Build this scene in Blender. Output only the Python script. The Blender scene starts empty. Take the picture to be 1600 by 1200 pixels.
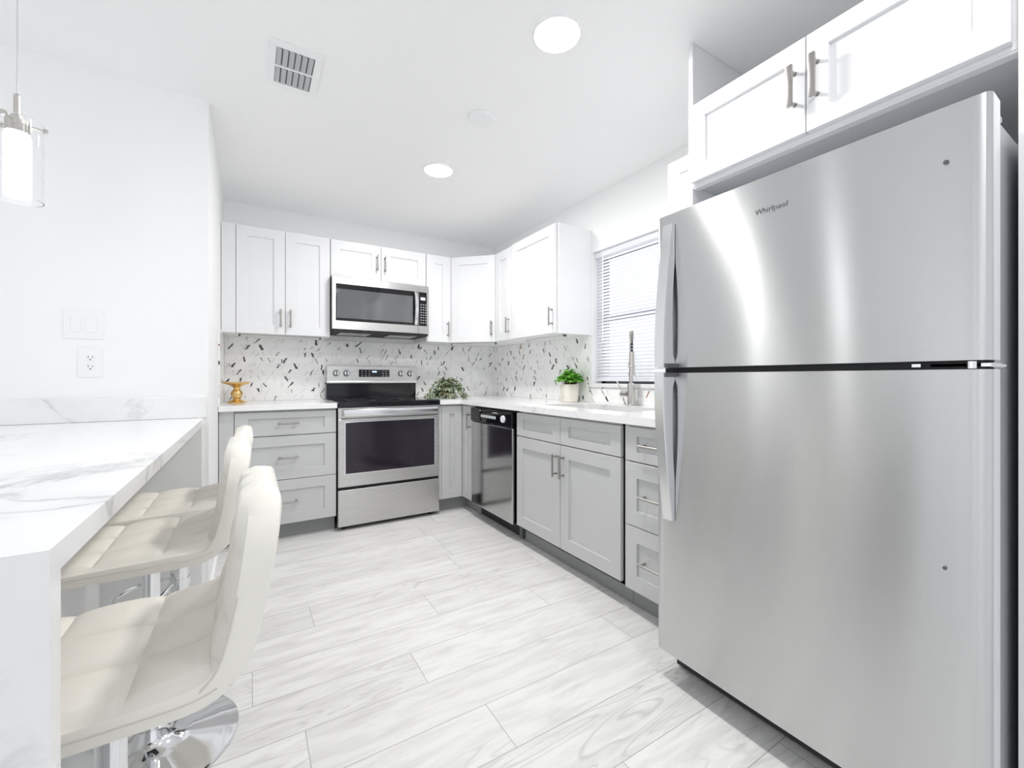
import bpy, bmesh, math, random
from mathutils import Vector, Matrix
random.seed(7)
S = bpy.context.scene
COL = S.collection
PI = math.pi

# ------------------------------------------------------------------ camera
F_PX, YAW, HORIZON, EYE = 668.5, math.radians(31.48), 591.3, 1.085
cam_d = bpy.data.cameras.new('camera')
cam = bpy.data.objects.new('camera', cam_d)
COL.objects.link(cam)
cam.location = (0, 0, EYE)
cam.rotation_euler = (PI / 2, 0, -YAW)
cam_d.sensor_width = 36.0
cam_d.lens = 36.0 * F_PX / 1600.0
cam_d.shift_y = (HORIZON - 600.0) / 1600.0
cam_d.clip_start = 0.02
S.camera = cam

# ------------------------------------------------------------------ world, lights, exposure
S.view_settings.view_transform = 'Standard'
S.view_settings.look = 'None'
S.view_settings.gamma = 1.0
S.view_settings.exposure = 0.08
S.view_settings.use_curve_mapping = False
world = bpy.data.worlds.new('world')
S.world = world
world.use_nodes = True
wb = world.node_tree.nodes['Background']
wb.inputs[0].default_value = (0.93, 0.96, 1.0, 1)
wb.inputs[1].default_value = 0.93
S.cycles.max_bounces = 20
S.cycles.diffuse_bounces = 14


def area_light(name, loc, rot, size, power, color=(1, 1, 1), shape='DISK', size_y=None):
    d = bpy.data.lights.new(name, 'AREA')
    d.shape = shape
    d.size = size
    if size_y:
        d.size_y = size_y
    d.energy = power
    d.color = color
    o = bpy.data.objects.new(name, d)
    COL.objects.link(o)
    o.location = loc
    o.rotation_euler = rot
    return o


CEIL = 2.415
# ceiling cans: two in view, an unseen third added to brighten near floor and ceiling
CANS = [(1.01, 1.317), (1.024, 2.57)]
for (x, y), pw in zip(CANS + [(1.01, 0.06)], (15.0, 13.5, 5.0)):
    area_light('can_light', (x, y, CEIL - 0.02), (0, 0, 0), 0.17, pw, (1.0, 0.985, 0.96))
# daylight from the glazed living-room side behind the camera
area_light('daylight_glazing', (-3.1, 0.2, 1.25), (PI / 2, 0, -PI / 2), 3.2, 7.0, (0.95, 0.975, 1.0), 'RECTANGLE', 1.9)

# daylight outside the kitchen window
area_light('window_daylight', (3.3, 1.9, 2.0), (0, math.radians(72), 0), 1.6, 15.0, (0.97, 0.985, 1.0), 'SQUARE')

# ------------------------------------------------------------------ material helpers


def srgb(r, g, b):
    f = lambda c: (c / 255 / 12.92) if c / 255 <= 0.04045 else ((c / 255 + 0.055) / 1.055) ** 2.4
    return (f(r), f(g), f(b), 1)


def mat(name, color, rough=0.5, metal=0.0, spec=0.5, **kw):
    m = bpy.data.materials.new(name)
    m.use_nodes = True
    b = m.node_tree.nodes['Principled BSDF']
    b.inputs['Base Color'].default_value = color if len(color) == 4 else (*color, 1)
    b.inputs['Roughness'].default_value = rough
    b.inputs['Metallic'].default_value = metal
    b.inputs['Specular IOR Level'].default_value = spec
    for k, v in kw.items():
        b.inputs[k.replace('_', ' ')].default_value = v
    return m


class NT:
    """small node-tree helper"""

    def __init__(self, m):
        self.t = m.node_tree
        self.n = self.t.nodes
        self.b = self.n['Principled BSDF']

    def add(self, typ, **kw):
        n = self.n.new(typ)
        for k, v in kw.items():
            setattr(n, k, v)
        return n

    def link(self, a, b):
        self.t.links.new(a, b)

    def math(self, op, a, b=None, c=None, clamp=False):
        n = self.add('ShaderNodeMath', operation=op, use_clamp=clamp)
        for i, v in enumerate((a, b, c)):
            if v is None:
                continue
            if isinstance(v, (int, float)):
                n.inputs[i].default_value = v
            else:
                self.link(v, n.inputs[i])
        return n.outputs[0]

    def ramp(self, fac, stops, interp='LINEAR'):
        n = self.add('ShaderNodeValToRGB')
        n.color_ramp.interpolation = interp
        e = n.color_ramp.elements
        while len(e) < len(stops):
            e.new(0.5)
        for el, (p, c) in zip(e, stops):
            el.position = p
            el.color = c if len(c) == 4 else (*c, 1)
        self.link(fac, n.inputs[0])
        return n.outputs[0]

    def mix(self, fac, a, b, blend='MIX'):
        n = self.add('ShaderNodeMix', data_type='RGBA', blend_type=blend)
        for i, v in ((0, fac), (6, a), (7, b)):
            if isinstance(v, (int, float)):
                n.inputs[i].default_value = v
            elif isinstance(v, tuple):
                n.inputs[i].default_value = v
            else:
                self.link(v, n.inputs[i])
        return n.outputs[2]

    def coord(self, scale=(1, 1, 1), rot=(0, 0, 0), loc=(0, 0, 0)):
        g = self.add('ShaderNodeNewGeometry')
        mp = self.add('ShaderNodeMapping')
        mp.inputs['Scale'].default_value = scale
        mp.inputs['Rotation'].default_value = rot
        mp.inputs['Location'].default_value = loc
        self.link(g.outputs['Position'], mp.inputs[0])
        return mp.outputs[0]

    def noise(self, vec, scale, detail=3, rough=0.5, dim='3D', w=None, dist=0.0):
        n = self.add('ShaderNodeTexNoise', noise_dimensions=dim)
        n.inputs['Scale'].default_value = scale
        n.inputs['Detail'].default_value = detail
        n.inputs['Roughness'].default_value = rough
        n.inputs['Distortion'].default_value = dist
        self.link(vec, n.inputs['Vector'])
        if w is not None:
            self.link(w, n.inputs['W'])
        return n.outputs[0]

    def bump(self, h, strength=0.2, dist=0.01):
        n = self.add('ShaderNodeBump')
        n.inputs['Strength'].default_value = strength
        n.inputs['Distance'].default_value = dist
        self.link(h, n.inputs['Height'])
        self.link(n.outputs[0], self.b.inputs['Normal'])


M = {}
M['wall'] = mat('wall_paint', (0.90, 0.905, 0.905), 0.6)
M['ceiling'] = mat('ceiling_paint', (0.92, 0.92, 0.92), 0.7)
t = NT(M['ceiling'])
t.bump(t.noise(t.coord(), 28, 4, 0.6), 0.12, 0.01)
M['white_cab'] = mat('white_cabinet_paint', (0.79, 0.795, 0.81), 0.36)
M['cab_edge'] = mat('cabinet_side_white', (0.86, 0.865, 0.88), 0.4)
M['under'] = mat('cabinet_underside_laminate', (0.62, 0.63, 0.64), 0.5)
M['gray_cab'] = mat('grey_cabinet_paint', (0.565, 0.57, 0.575), 0.36)
M['knee'] = mat('pale_grey_panel', (0.80, 0.805, 0.80), 0.5)
M['gray_shaded'] = mat('grey_toe_kick_shaded', (0.27, 0.275, 0.28), 0.5)  # cabinet grey darkened, the shade of the toe recess put into the colour
M['trim'] = mat('white_trim_paint', (0.9, 0.9, 0.905), 0.35)
M['nickel'] = mat('brushed_nickel', (0.62, 0.60, 0.57), 0.28, 1.0)
M['pull'] = mat('satin_nickel_pull', (0.40, 0.385, 0.365), 0.3, 1.0)
M['chrome'] = mat('chrome', (0.82, 0.83, 0.85), 0.06, 1.0)
M['black_glass'] = mat('black_glass', (0.006, 0.006, 0.008), 0.06)
M['oven_glass'] = mat('oven_window_glass', (0.018, 0.012, 0.022), 0.08)
M['micro_glass'] = mat('microwave_window_glass', (0.10, 0.105, 0.11), 0.05, 0.0, 0.9)
M['black'] = mat('black_plastic', (0.012, 0.012, 0.014), 0.35)
M['dark'] = mat('dark_recess', (0.03, 0.03, 0.033), 0.7)
M['gap_grey'] = mat('dark_grey_plastic', (0.10, 0.105, 0.11), 0.4)
M['plate'] = mat('white_plastic_plate', (0.88, 0.885, 0.89), 0.3)
M['slot'] = mat('outlet_slot', (0.05, 0.05, 0.05), 0.5)
M['fridge_side'] = mat('fridge_side_enamel', (0.50, 0.52, 0.55), 0.3, 0.4)
M['gasket'] = mat('door_edge_steel', (0.8, 0.81, 0.83), 0.25, 0.8)
M['gold'] = mat('polished_gold', (0.83, 0.58, 0.26), 0.16, 1.0)
M['bronze'] = mat('hammered_gold', (0.62, 0.40, 0.17), 0.28, 1.0)
M['leather'] = mat('ivory_faux_leather', (0.85, 0.825, 0.765), 0.42)
t = NT(M['leather'])
t.bump(t.noise(t.coord(), 320, 2), 0.05, 0.002)
M['leather_seam'] = mat('ivory_thread', (0.66, 0.63, 0.57), 0.7)
M['white_btn'] = mat('white_print', (0.75, 0.77, 0.8), 0.5)
M['blind'] = mat('white_blind_slat', (0.93, 0.935, 0.95), 0.4)
t = NT(M['blind'])
tl = t.add('ShaderNodeBsdfTranslucent')
tl.inputs[0].default_value = (0.95, 0.96, 1.0, 1)
mxs = t.add('ShaderNodeMixShader')
mxs.inputs[0].default_value = 0.35
t.link(t.b.outputs[0], mxs.inputs[1])
t.link(tl.outputs[0], mxs.inputs[2])
t.link(mxs.outputs[0], t.n['Material Output'].inputs[0])
M['winframe'] = mat('window_frame_bronze', (0.10, 0.10, 0.11), 0.5)
M['puck'] = mat('light_bar_white', (0.72, 0.72, 0.70), 0.5)
M['sink'] = mat('sink_steel', (0.46, 0.44, 0.43), 0.32, 1.0)
M['soil'] = mat('potting_soil', (0.05, 0.035, 0.02), 0.9)
M['stem'] = mat('plant_stem', (0.16, 0.2, 0.06), 0.6)
M['smoke_ring'] = mat('ceiling_cover_white', (0.88, 0.885, 0.89), 0.4)


def emis(name, color, strength):
    m = mat(name, color, 0.4)
    b = m.node_tree.nodes['Principled BSDF']
    b.inputs['Emission Color'].default_value = (*color[:3], 1)
    b.inputs['Emission Strength'].default_value = strength
    return m


M['lamp'] = emis('lamp_diffuser', (1.0, 0.99, 0.97), 6.0)
M['crystal'] = emis('lit_bubble_crystal', (0.97, 0.98, 1.0), 5.0)
M['digits'] = emis('display_digits', (0.5, 0.75, 1.0), 2.0)

# clear glass
m = mat('clear_glass', (1, 1, 1), 0.0)
b = m.node_tree.nodes['Principled BSDF']
b.inputs['Transmission Weight'].default_value = 1.0
b.inputs['IOR'].default_value = 1.2
M['glass'] = m
# thin window pane
m = bpy.data.materials.new('window_pane_glass')
m.use_nodes = True
nt = m.node_tree
for n in list(nt.nodes):
    nt.nodes.remove(n)
o_ = nt.nodes.new('ShaderNodeOutputMaterial')
tr = nt.nodes.new('ShaderNodeBsdfTransparent')
gl = nt.nodes.new('ShaderNodeBsdfGlossy')
gl.inputs['Roughness'].default_value = 0.02
mx = nt.nodes.new('ShaderNodeMixShader')
mx.inputs[0].default_value = 0.08
nt.links.new(tr.outputs[0], mx.inputs[1])
nt.links.new(gl.outputs[0], mx.inputs[2])
nt.links.new(mx.outputs[0], o_.inputs[0])
M['pane'] = m


def steel(name, col, rough, aniso, streak_axis):
    """brushed steel, grain along the horizontal; stretched reflections run vertically"""
    m = mat(name, col, rough, 1.0)
    t = NT(m)
    t.b.inputs['Anisotropic'].default_value = aniso
    tg = t.add('ShaderNodeTangent', direction_type='RADIAL', axis='Z')
    t.b.inputs['Anisotropic Rotation'].default_value = 0.25
    t.link(tg.outputs[0], t.b.inputs['Tangent'])
    sc = {'x': (1, 1, 350), 'y': (1, 1, 350)}[streak_axis]
    n = t.noise(t.coord(sc), 3.0, 2, 0.6)
    r = t.add('ShaderNodeMapRange')
    r.inputs['To Min'].default_value = rough - 0.02
    r.inputs['To Max'].default_value = rough + 0.03
    t.link(n, r.inputs[0])
    t.link(r.outputs[0], t.b.inputs['Roughness'])
    return m


M['steel'] = steel('brushed_stainless_steel', (0.60, 0.595, 0.585), 0.27, 0.6, 'x')
M['fridge_steel'] = steel('fridge_stainless_steel', (0.62, 0.622, 0.625), 0.25, 1.0, 'y')
M['dw_steel'] = steel('polished_stainless_steel', (0.52, 0.52, 0.525), 0.13, 0.5, 'y')
M['handle_steel'] = mat('satin_handle_steel', (0.78, 0.79, 0.80), 0.22, 1.0)


# marble-look quartz
def quartz(name, base, vein, scale, amount, seed, shift=(0, 0, 0)):
    m = mat(name, base, 0.12)
    t = NT(m)
    sh = Matrix.Rotation(0.7, 3, 'Z') @ Matrix.Rotation(0.2, 3, 'Y') @ Matrix.Rotation(0.3, 3, 'X') @ Vector(shift)
    c = t.coord((1, 1, 1), (0.3, 0.2, 0.7), (seed - sh.x, seed * 0.7 - sh.y, -sh.z))
    warp = t.noise(c, scale * 0.9, 5, 0.6)
    n = t.noise(c, scale, 7, 0.62, dist=0.9)
    d = t.math('ABSOLUTE', t.math('SUBTRACT', n, 0.5))
    line = t.math('SUBTRACT', 1.0, t.math('MULTIPLY', d, 38.0), clamp=True)
    msk = t.ramp(warp, [(0.52, (0, 0, 0)), (0.72, (1, 1, 1))])
    soft = t.math('SUBTRACT', 1.0, t.math('MULTIPLY', d, 7.0), clamp=True)
    v = t.math('MULTIPLY', t.math('ADD', t.math('MULTIPLY', line, 0.75), t.math('MULTIPLY', soft, 0.30)), msk)
    v = t.math('MULTIPLY', v, amount, clamp=True)
    t.link(t.mix(v, base, vein), t.b.inputs['Base Color'])
    return m


M['quartz'] = quartz('white_quartz', (0.87, 0.87, 0.875, 1), (0.38, 0.38, 0.40, 1), 1.5, 1.25, 3.1, (0.21, 0, 0))
M['pot_marble'] = quartz('cream_marble_pot', (0.74, 0.70, 0.645, 1), (0.42, 0.36, 0.30, 1), 10, 1.3, 1.0)


# marble mosaic splashback tiles: u horizontal axis of the wall, z height
def tiles(name, axis, width, height):
    m = mat(name, (0.8, 0.8, 0.8), 0.14)
    t = NT(m)
    g = t.add('ShaderNodeNewGeometry')
    sp = t.add('ShaderNodeSeparateXYZ')
    t.link(g.outputs['Position'], sp.inputs[0])
    u, z = sp.outputs[axis], sp.outputs[2]
    row = t.math('FLOOR', t.math('DIVIDE', t.math('SUBTRACT', z, 0.912), height))
    wn = t.add('ShaderNodeTexWhiteNoise', noise_dimensions='1D')
    t.link(row, wn.inputs['W'])
    ushift = t.math('ADD', t.math('DIVIDE', u, width), t.math('MULTIPLY', wn.outputs[0], 1.0))
    colid = t.math('FLOOR', ushift)
    fu = t.math('FRACT', ushift)
    fz = t.math('FRACT', t.math('DIVIDE', t.math('SUBTRACT', z, 0.912), height))
    # grout mask
    eu = t.math('MULTIPLY', t.math('MINIMUM', fu, t.math('SUBTRACT', 1.0, fu)), width)
    ez = t.math('MULTIPLY', t.math('MINIMUM', fz, t.math('SUBTRACT', 1.0, fz)), height)
    grout = t.math('LESS_THAN', t.math('MINIMUM', eu, ez), 0.0011)
    idc = t.add('ShaderNodeCombineXYZ')
    t.link(colid, idc.inputs[0])
    t.link(row, idc.inputs[1])
    rnd = t.add('ShaderNodeTexWhiteNoise', noise_dimensions='2D')
    t.link(idc.outputs[0], rnd.inputs['Vector'])
    # each tile carries up to two slanted veins that stop at its own edges
    un, zn = t.math('MULTIPLY', fu, width), t.math('MULTIPLY', fz, height)
    cv = t.add('ShaderNodeCombineXYZ')
    t.link(u, cv.inputs[0])
    t.link(z, cv.inputs[1])
    wob = t.math('MULTIPLY', t.math('SUBTRACT', t.noise(cv.outputs[0], 42.0, 1, 0.5, '4D', t.math('MULTIPLY', rnd.outputs[0], 50.0)), 0.5), 0.022)
    thin = t.noise(cv.outputs[0], 30.0, 1, 0.5, '4D', t.math('MULTIPLY', rnd.outputs[0], 90.0))

    def rand(k):
        return t.math('FRACT', t.math('MULTIPLY', rnd.outputs[0], k))

    def dash(k, wmin, wmax, soft, reach):
        pos = t.math('MULTIPLY', t.math('ADD', 0.12, t.math('MULTIPLY', rand(k), 0.76)), width)
        slope = t.math('MULTIPLY', t.math('SUBTRACT', rand(k * 1.7 + 3), 0.38), 1.7)
        d = t.math('SUBTRACT', t.math('ADD', un, wob), t.math('ADD', pos, t.math('MULTIPLY', slope, zn)))
        d = t.math('ABSOLUTE', d)
        w = t.math('ADD', wmin, t.math('MULTIPLY', t.math('MULTIPLY', rand(k * 2.3 + 1), thin), wmax - wmin))
        a = t.math('SUBTRACT', 1.0, t.math('DIVIDE', t.math('SUBTRACT', d, w), soft), clamp=True)
        mid = t.math('ABSOLUTE', t.math('SUBTRACT', fz, t.math('ADD', 0.25, t.math('MULTIPLY', rand(k * 0.7 + 5), 0.5))))
        return t.math('MULTIPLY', a, t.math('LESS_THAN', mid, t.math('ADD', reach, t.math('MULTIPLY', rand(k * 3.1), 0.3))))
    have = t.math('GREATER_THAN', rand(311.7), 0.30)
    v1 = t.math('MULTIPLY', dash(97.3, 0.0008, 0.0150, 0.0014, 0.30), have)
    v2 = t.math('MULTIPLY', dash(211.9, 0.0005, 0.0095, 0.0014, 0.2), t.math('GREATER_THAN', rand(173.1), 0.62))
    pale = t.math('MAXIMUM', dash(57.7, 0.0006, 0.004, 0.004, 0.5), dash(139.3, 0.0006, 0.003, 0.004, 0.35))
    tone = t.mix(t.math('MULTIPLY', rand(23.7), 0.8), (0.93, 0.93, 0.92, 1), (0.85, 0.855, 0.86, 1))
    tone = t.mix(t.math('MULTIPLY', pale, 0.36), tone, (0.46, 0.46, 0.46, 1))
    # a few copper-brown veins among the charcoal ones
    veincol = t.mix(t.math('GREATER_THAN', rand(13.7), 0.87), (0.075, 0.07, 0.07, 1), (0.30, 0.17, 0.09, 1))
    c = t.mix(t.math('MAXIMUM', v1, v2), tone, veincol)
    c = t.mix(t.math('MULTIPLY', grout, 0.9), c, (0.95, 0.95, 0.94, 1))
    t.link(c, t.b.inputs['Base Color'])
    t.bump(t.math('SUBTRACT', 1.0, grout), 0.25, 0.0015)
    return m


M['tile_x'] = tiles('marble_tile_back', 0, 0.165, 0.0488)
M['tile_y'] = tiles('marble_tile_side', 1, 0.165, 0.0488)


# white-washed planks running left-right, 0.196 m wide
def planks():
    m = mat('whitewashed_planks', (0.7, 0.7, 0.69), 0.42)
    t = NT(m)
    g = t.add('ShaderNodeNewGeometry')
    sp = t.add('ShaderNodeSeparateXYZ')
    t.link(g.outputs['Position'], sp.inputs[0])
    x, y = sp.outputs[0], sp.outputs[1]
    W, L = 0.196, 1.22
    yy = t.math('DIVIDE', t.math('SUBTRACT', y, 1.065 - 10 * W), W)
    row = t.math('FLOOR', yy)
    wn = t.add('ShaderNodeTexWhiteNoise', noise_dimensions='1D')
    t.link(row, wn.inputs['W'])
    xx = t.math('ADD', t.math('DIVIDE', x, L), t.math('MULTIPLY', wn.outputs[0], 5.0))
    cid = t.math('FLOOR', xx)
    fx, fy = t.math('FRACT', xx), t.math('FRACT', yy)
    ex = t.math('MULTIPLY', t.math('MINIMUM', fx, t.math('SUBTRACT', 1.0, fx)), L)
    ey = t.math('MULTIPLY', t.math('MINIMUM', fy, t.math('SUBTRACT', 1.0, fy)), W)
    e = t.math('MINIMUM', ex, ey)
    gap = t.math('LESS_THAN', e, 0.0013)
    ic = t.add('ShaderNodeCombineXYZ')
    t.link(cid, ic.inputs[0])
    t.link(row, ic.inputs[1])
    rnd = t.add('ShaderNodeTexWhiteNoise', noise_dimensions='2D')
    t.link(ic.outputs[0], rnd.inputs['Vector'])
    seed = t.math('MULTIPLY', rnd.outputs[0], 40.0)
    cv = t.add('ShaderNodeCombineXYZ')
    t.link(t.math('MULTIPLY', x, 0.16), cv.inputs[0])
    t.link(y, cv.inputs[1])
    grain = t.noise(cv.outputs[0], 26.0, 6, 0.65, '4D', seed, 0.4)
    cath = t.noise(cv.outputs[0], 7.0, 2, 0.5, '4D', seed, 0.8)
    rings = t.math('ABSOLUTE', t.math('SUBTRACT', t.math('FRACT', t.math('MULTIPLY', cath, 13.0)), 0.5))
    ring = t.math('SUBTRACT', 1.0, t.math('MULTIPLY', rings, 6.5), clamp=True)
    where = t.ramp(t.noise(cv.outputs[0], 4.0, 2, 0.5, '4D', t.math('ADD', seed, 5.0)),
                   [(0.50, (0, 0, 0)), (0.62, (1, 1, 1))])
    base = t.mix(rnd.outputs[0], (0.77, 0.765, 0.755, 1), (0.85, 0.845, 0.835, 1))
    c = t.mix(t.math('MULTIPLY', t.ramp(grain, [(0.42, (0, 0, 0)), (0.75, (1, 1, 1))]), 0.62), base, (0.50, 0.49, 0.48, 1))
    c = t.mix(t.math('MULTIPLY', t.math('MULTIPLY', ring, where), 0.55), c, (0.46, 0.45, 0.44, 1))
    cv2 = t.add('ShaderNodeCombineXYZ')
    t.link(t.math('MULTIPLY', x, 0.35), cv2.inputs[0])
    t.link(y, cv2.inputs[1])
    knot = t.ramp(t.noise(cv2.outputs[0], 13.0, 2, 0.5, '4D', seed), [(0.70, (0, 0, 0)), (0.80, (1, 1, 1))])
    c = t.mix(t.math('MULTIPLY', knot, 0.5), c, (0.38, 0.37, 0.36, 1))
    c = t.mix(t.math('MULTIPLY', gap, 0.75), c, (0.32, 0.31, 0.30, 1))
    t.link(c, t.b.inputs['Base Color'])
    t.bump(t.math('SUBTRACT', 1.0, gap), 0.3, 0.001)
    return m


M['floor'] = planks()


def leafmat(name, inner, outer, lo, hi):
    m = mat(name, inner, 0.45)
    t = NT(m)
    uv = t.add('ShaderNodeUVMap')
    sp = t.add('ShaderNodeSeparateXYZ')
    t.link(uv.outputs[0], sp.inputs[0])
    d = t.math('ABSOLUTE', t.math('SUBTRACT', sp.outputs[0], 0.5))
    f = t.ramp(t.math('MULTIPLY', d, 2.0), [(lo, (0, 0, 0)), (hi, (1, 1, 1))])
    t.link(t.mix(f, inner, outer), t.b.inputs['Base Color'])
    return m


M['leaf_green'] = leafmat('bright_green_leaf', (0.11, 0.42, 0.04, 1), (0.34, 0.68, 0.12, 1), 0.1, 0.9)
M['leaf_var'] = leafmat('variegated_leaf', (0.05, 0.11, 0.04, 1), (0.62, 0.66, 0.48, 1), 0.45, 0.75)

# ------------------------------------------------------------------ geometry helpers
ORIGIN = {}


def link(name, mesh, parent=None, mats=()):
    for mt in mats:
        mesh.materials.append(mt)
    o = bpy.data.objects.new(name, mesh)
    COL.objects.link(o)
    if parent is not None:
        o.parent = parent
        ORIGIN[o] = ORIGIN[parent]
    else:
        ORIGIN[o] = Vector((0, 0, 0))
    return o


def emit(name, bm, material, parent=None, smooth=False, angle=None):
    """bmesh in world coordinates -> one mesh object (shifted to its thing's own base)"""
    if parent is not None:
        off = ORIGIN[parent]
        bmesh.ops.translate(bm, verts=bm.verts, vec=-off)
    bmesh.ops.recalc_face_normals(bm, faces=bm.faces)
    me = bpy.data.meshes.new(name)
    if angle is not None:
        for e in bm.edges:
            if len(e.link_faces) == 2 and e.calc_face_angle(0) > angle:
                e.smooth = False
    for f in bm.faces:
        f.smooth = smooth or angle is not None
    bm.to_mesh(me)
    bm.free()
    mats = material if isinstance(material, (list, tuple)) else [material]
    return link(name, me, parent, mats)


def thing(name, label, cat, loc=(0, 0, 0), group=None):
    o = bpy.data.objects.new(name, None)
    o.empty_display_size = 0.05
    COL.objects.link(o)
    o.location = loc
    ORIGIN[o] = Vector(loc)
    return tag(o, label, cat, group)


def tag(o, label, cat, group=None):
    o['label'] = label
    o['category'] = cat
    if group:
        o['group'] = group
    return o


def struct(name, bm, material, parent=None, **kw):
    o = emit(name, bm, material, parent, **kw)
    if parent is None:
        o['kind'] = 'structure'
    return o


def copy_tree(o, parent=None):
    c = o.copy()
    COL.objects.link(c)
    if parent is not None:
        c.parent = parent
    for ch in list(o.children):
        copy_tree(ch, c)
    return c


def NB():
    return bmesh.new()


def box(bm, x0, x1, y0, y1, z0, z1, bev=0.0, seg=2):
    r = bmesh.ops.create_cube(bm, size=1.0)
    vs = r['verts']
    sx, sy, sz = x1 - x0, y1 - y0, z1 - z0
    for v in vs:
        v.co = Vector((x0 + (v.co.x + .5) * sx, y0 + (v.co.y + .5) * sy, z0 + (v.co.z + .5) * sz))
    if bev > 0:
        es = list({e for v in vs for e in v.link_edges})
        bmesh.ops.bevel(bm, geom=es, offset=bev, segments=seg, affect='EDGES', profile=0.5)
    return vs


def cyl(bm, p0, p1, r0, r1=None, n=20, caps=True):
    p0, p1 = Vector(p0), Vector(p1)
    r1 = r0 if r1 is None else r1
    d = (p1 - p0).normalized()
    a = d.orthogonal().normalized()
    b = d.cross(a)
    L0, L1 = [], []
    for i in range(n):
        th = 2 * PI * i / n
        o = a * math.cos(th) + b * math.sin(th)
        L0.append(bm.verts.new(p0 + o * r0))
        L1.append(bm.verts.new(p1 + o * r1))
    for i in range(n):
        j = (i + 1) % n
        bm.faces.new((L0[i], L0[j], L1[j], L1[i]))
    if caps:
        bm.faces.new(L0[::-1])
        bm.faces.new(L1)


def lathe(bm, cx, cy, prof, n=32, cap=True):
    rings = []
    for r, z in prof:
        rings.append([bm.verts.new((cx + r * math.cos(2 * PI * i / n), cy + r * math.sin(2 * PI * i / n), z)) for i in range(n)])
    for a, b in zip(rings, rings[1:]):
        for i in range(n):
            j = (i + 1) % n
            bm.faces.new((a[i], a[j], b[j], b[i]))
    if cap:
        bm.faces.new(rings[0][::-1])
        bm.faces.new(rings[-1])
    return rings


def tube(bm, pts, r, n=10, closed=False, taper=None):
    pts = [Vector(p) for p in pts]
    rings = []
    prev = None
    N = len(pts)
    for i, p in enumerate(pts):
        if closed:
            d = (pts[(i + 1) % N] - pts[i - 1]).normalized()
        else:
            d = (pts[min(i + 1, N - 1)] - pts[max(i - 1, 0)]).normalized()
        a = d.orthogonal().normalized() if prev is None else (prev - d * prev.dot(d)).normalized()
        prev = a
        b = d.cross(a)
        rr = r if taper is None else taper[i]
        rings.append([bm.verts.new(p + (a * math.cos(2 * PI * k / n) + b * math.sin(2 * PI * k / n)) * rr) for k in range(n)])
    pairs = list(zip(rings, rings[1:])) + ([(rings[-1], rings[0])] if closed else [])
    for A, B in pairs:
        for k in range(n):
            j = (k + 1) % n
            bm.faces.new((A[k], A[j], B[j], B[k]))
    if not closed:
        bm.faces.new(rings[0][::-1])
        bm.faces.new(rings[-1])


def frame_mat(origin, right):
    """local (x right, y into the cabinet, z up) -> world; 'right' = direction of local x seen from the front"""
    r = Vector(right).normalized()
    z = Vector((0, 0, 1))
    inn = z.cross(r)
    m = Matrix((
        (r.x, inn.x, 0, origin[0]),
        (r.y, inn.y, 0, origin[1]),
        (r.z, inn.z, 1, origin[2]),
        (0, 0, 0, 1)))
    return m


def shaker_bm(w, h, rail=0.07, t=0.02, rec=0.011, railz=None):
    """five-piece shaker front: raised frame, recessed flat panel, front at y=0 facing -y"""
    bm = NB()
    e = 0.0015

    def rect(x0, x1, z0, z1, y):
        return [bm.verts.new(c) for c in ((x0, y, z0), (x1, y, z0), (x1, y, z1), (x0, y, z1))]
    A = rect(0, w, 0, h, t)
    B = rect(0, w, 0, h, e)
    C = rect(e, w - e, e, h - e, 0)
    rz = rail if railz is None else railz
    D = rect(rail, w - rail, rz, h - rz, 0)
    E_ = rect(rail + 0.0015, w - rail - 0.0015, rz + 0.0015, h - rz - 0.0015, rec)
    for P, Q in ((A, B), (B, C), (C, D), (D, E_)):
        for i in range(4):
            j = (i + 1) % 4
            bm.faces.new((P[i], P[j], Q[j], Q[i]))
    bm.faces.new(A[::-1])
    bm.faces.new(E_)
    return bm


def pull_bm(m4, cx, cz, length, vertical, stand=0.032, r=0.006, square=False):
    bm = NB()
    h = length / 2
    ax = Vector((0, 0, 1)) if vertical else Vector((1, 0, 0))
    c = Vector((cx, -stand, cz))
    if square:
        s = 0.008
        if vertical:
            box(bm, cx - s, cx + s, -stand - 0.005, -stand + 0.005, cz - h, cz + h, 0.0015)
        else:
            box(bm, cx - h, cx + h, -stand - 0.005, -stand + 0.005, cz - s, cz + s, 0.0015)
    else:
        cyl(bm, c - ax * h, c + ax * h, r, n=14)
    for sgn in (-1, 1):
        q = c + ax * (h - 0.016) * sgn
        cyl(bm, q, (q.x, 0.001, q.z), 0.0048, n=10)
        cyl(bm, (q.x, -0.003, q.z), (q.x, 0.001, q.z), 0.007, n=10)
    bmesh.ops.transform(bm, matrix=m4, verts=bm.verts)
    return bm


def front(name, root, m4, x, z, w, h, material, pull=None, rail=0.07, plen=0.13, square=False, railz=None):
    """door or drawer front with its bar pull. pull: 'l','r' vertical near that edge, 'h' horizontal centred; plus 'b'/'t' end"""
    bm = shaker_bm(w, h, rail, railz=railz)
    bmesh.ops.transform(bm, matrix=m4 @ Matrix.Translation((x, 0, z)), verts=bm.verts)
    d = emit(name, bm, material, root)
    if pull:
        if pull[0] == 'h':
            p = pull_bm(m4, x + w / 2, z + h / 2, plen, False)
        else:
            px = x + 0.03 if pull[0] == 'l' else x + w - 0.03
            pz = {'b': z + 0.05 + plen / 2, 't': z + h - 0.05 - plen / 2, 'c': z + h / 2}[pull[1]]
            p = pull_bm(m4, px, pz, plen, True, square=square)
        hd = emit('handle', p, M['pull'], d, angle=0.6)
        hd['label'] = 'brushed nickel bar handle'
    return d


def xform_box(bm, m4, *a):
    t_ = NB()
    box(t_, *a)
    bmesh.ops.transform(t_, matrix=m4, verts=t_.verts)
    me = bpy.data.meshes.new('tmp')
    t_.to_mesh(me)
    t_.free()
    bm.from_mesh(me)
    bpy.data.meshes.remove(me)


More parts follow.
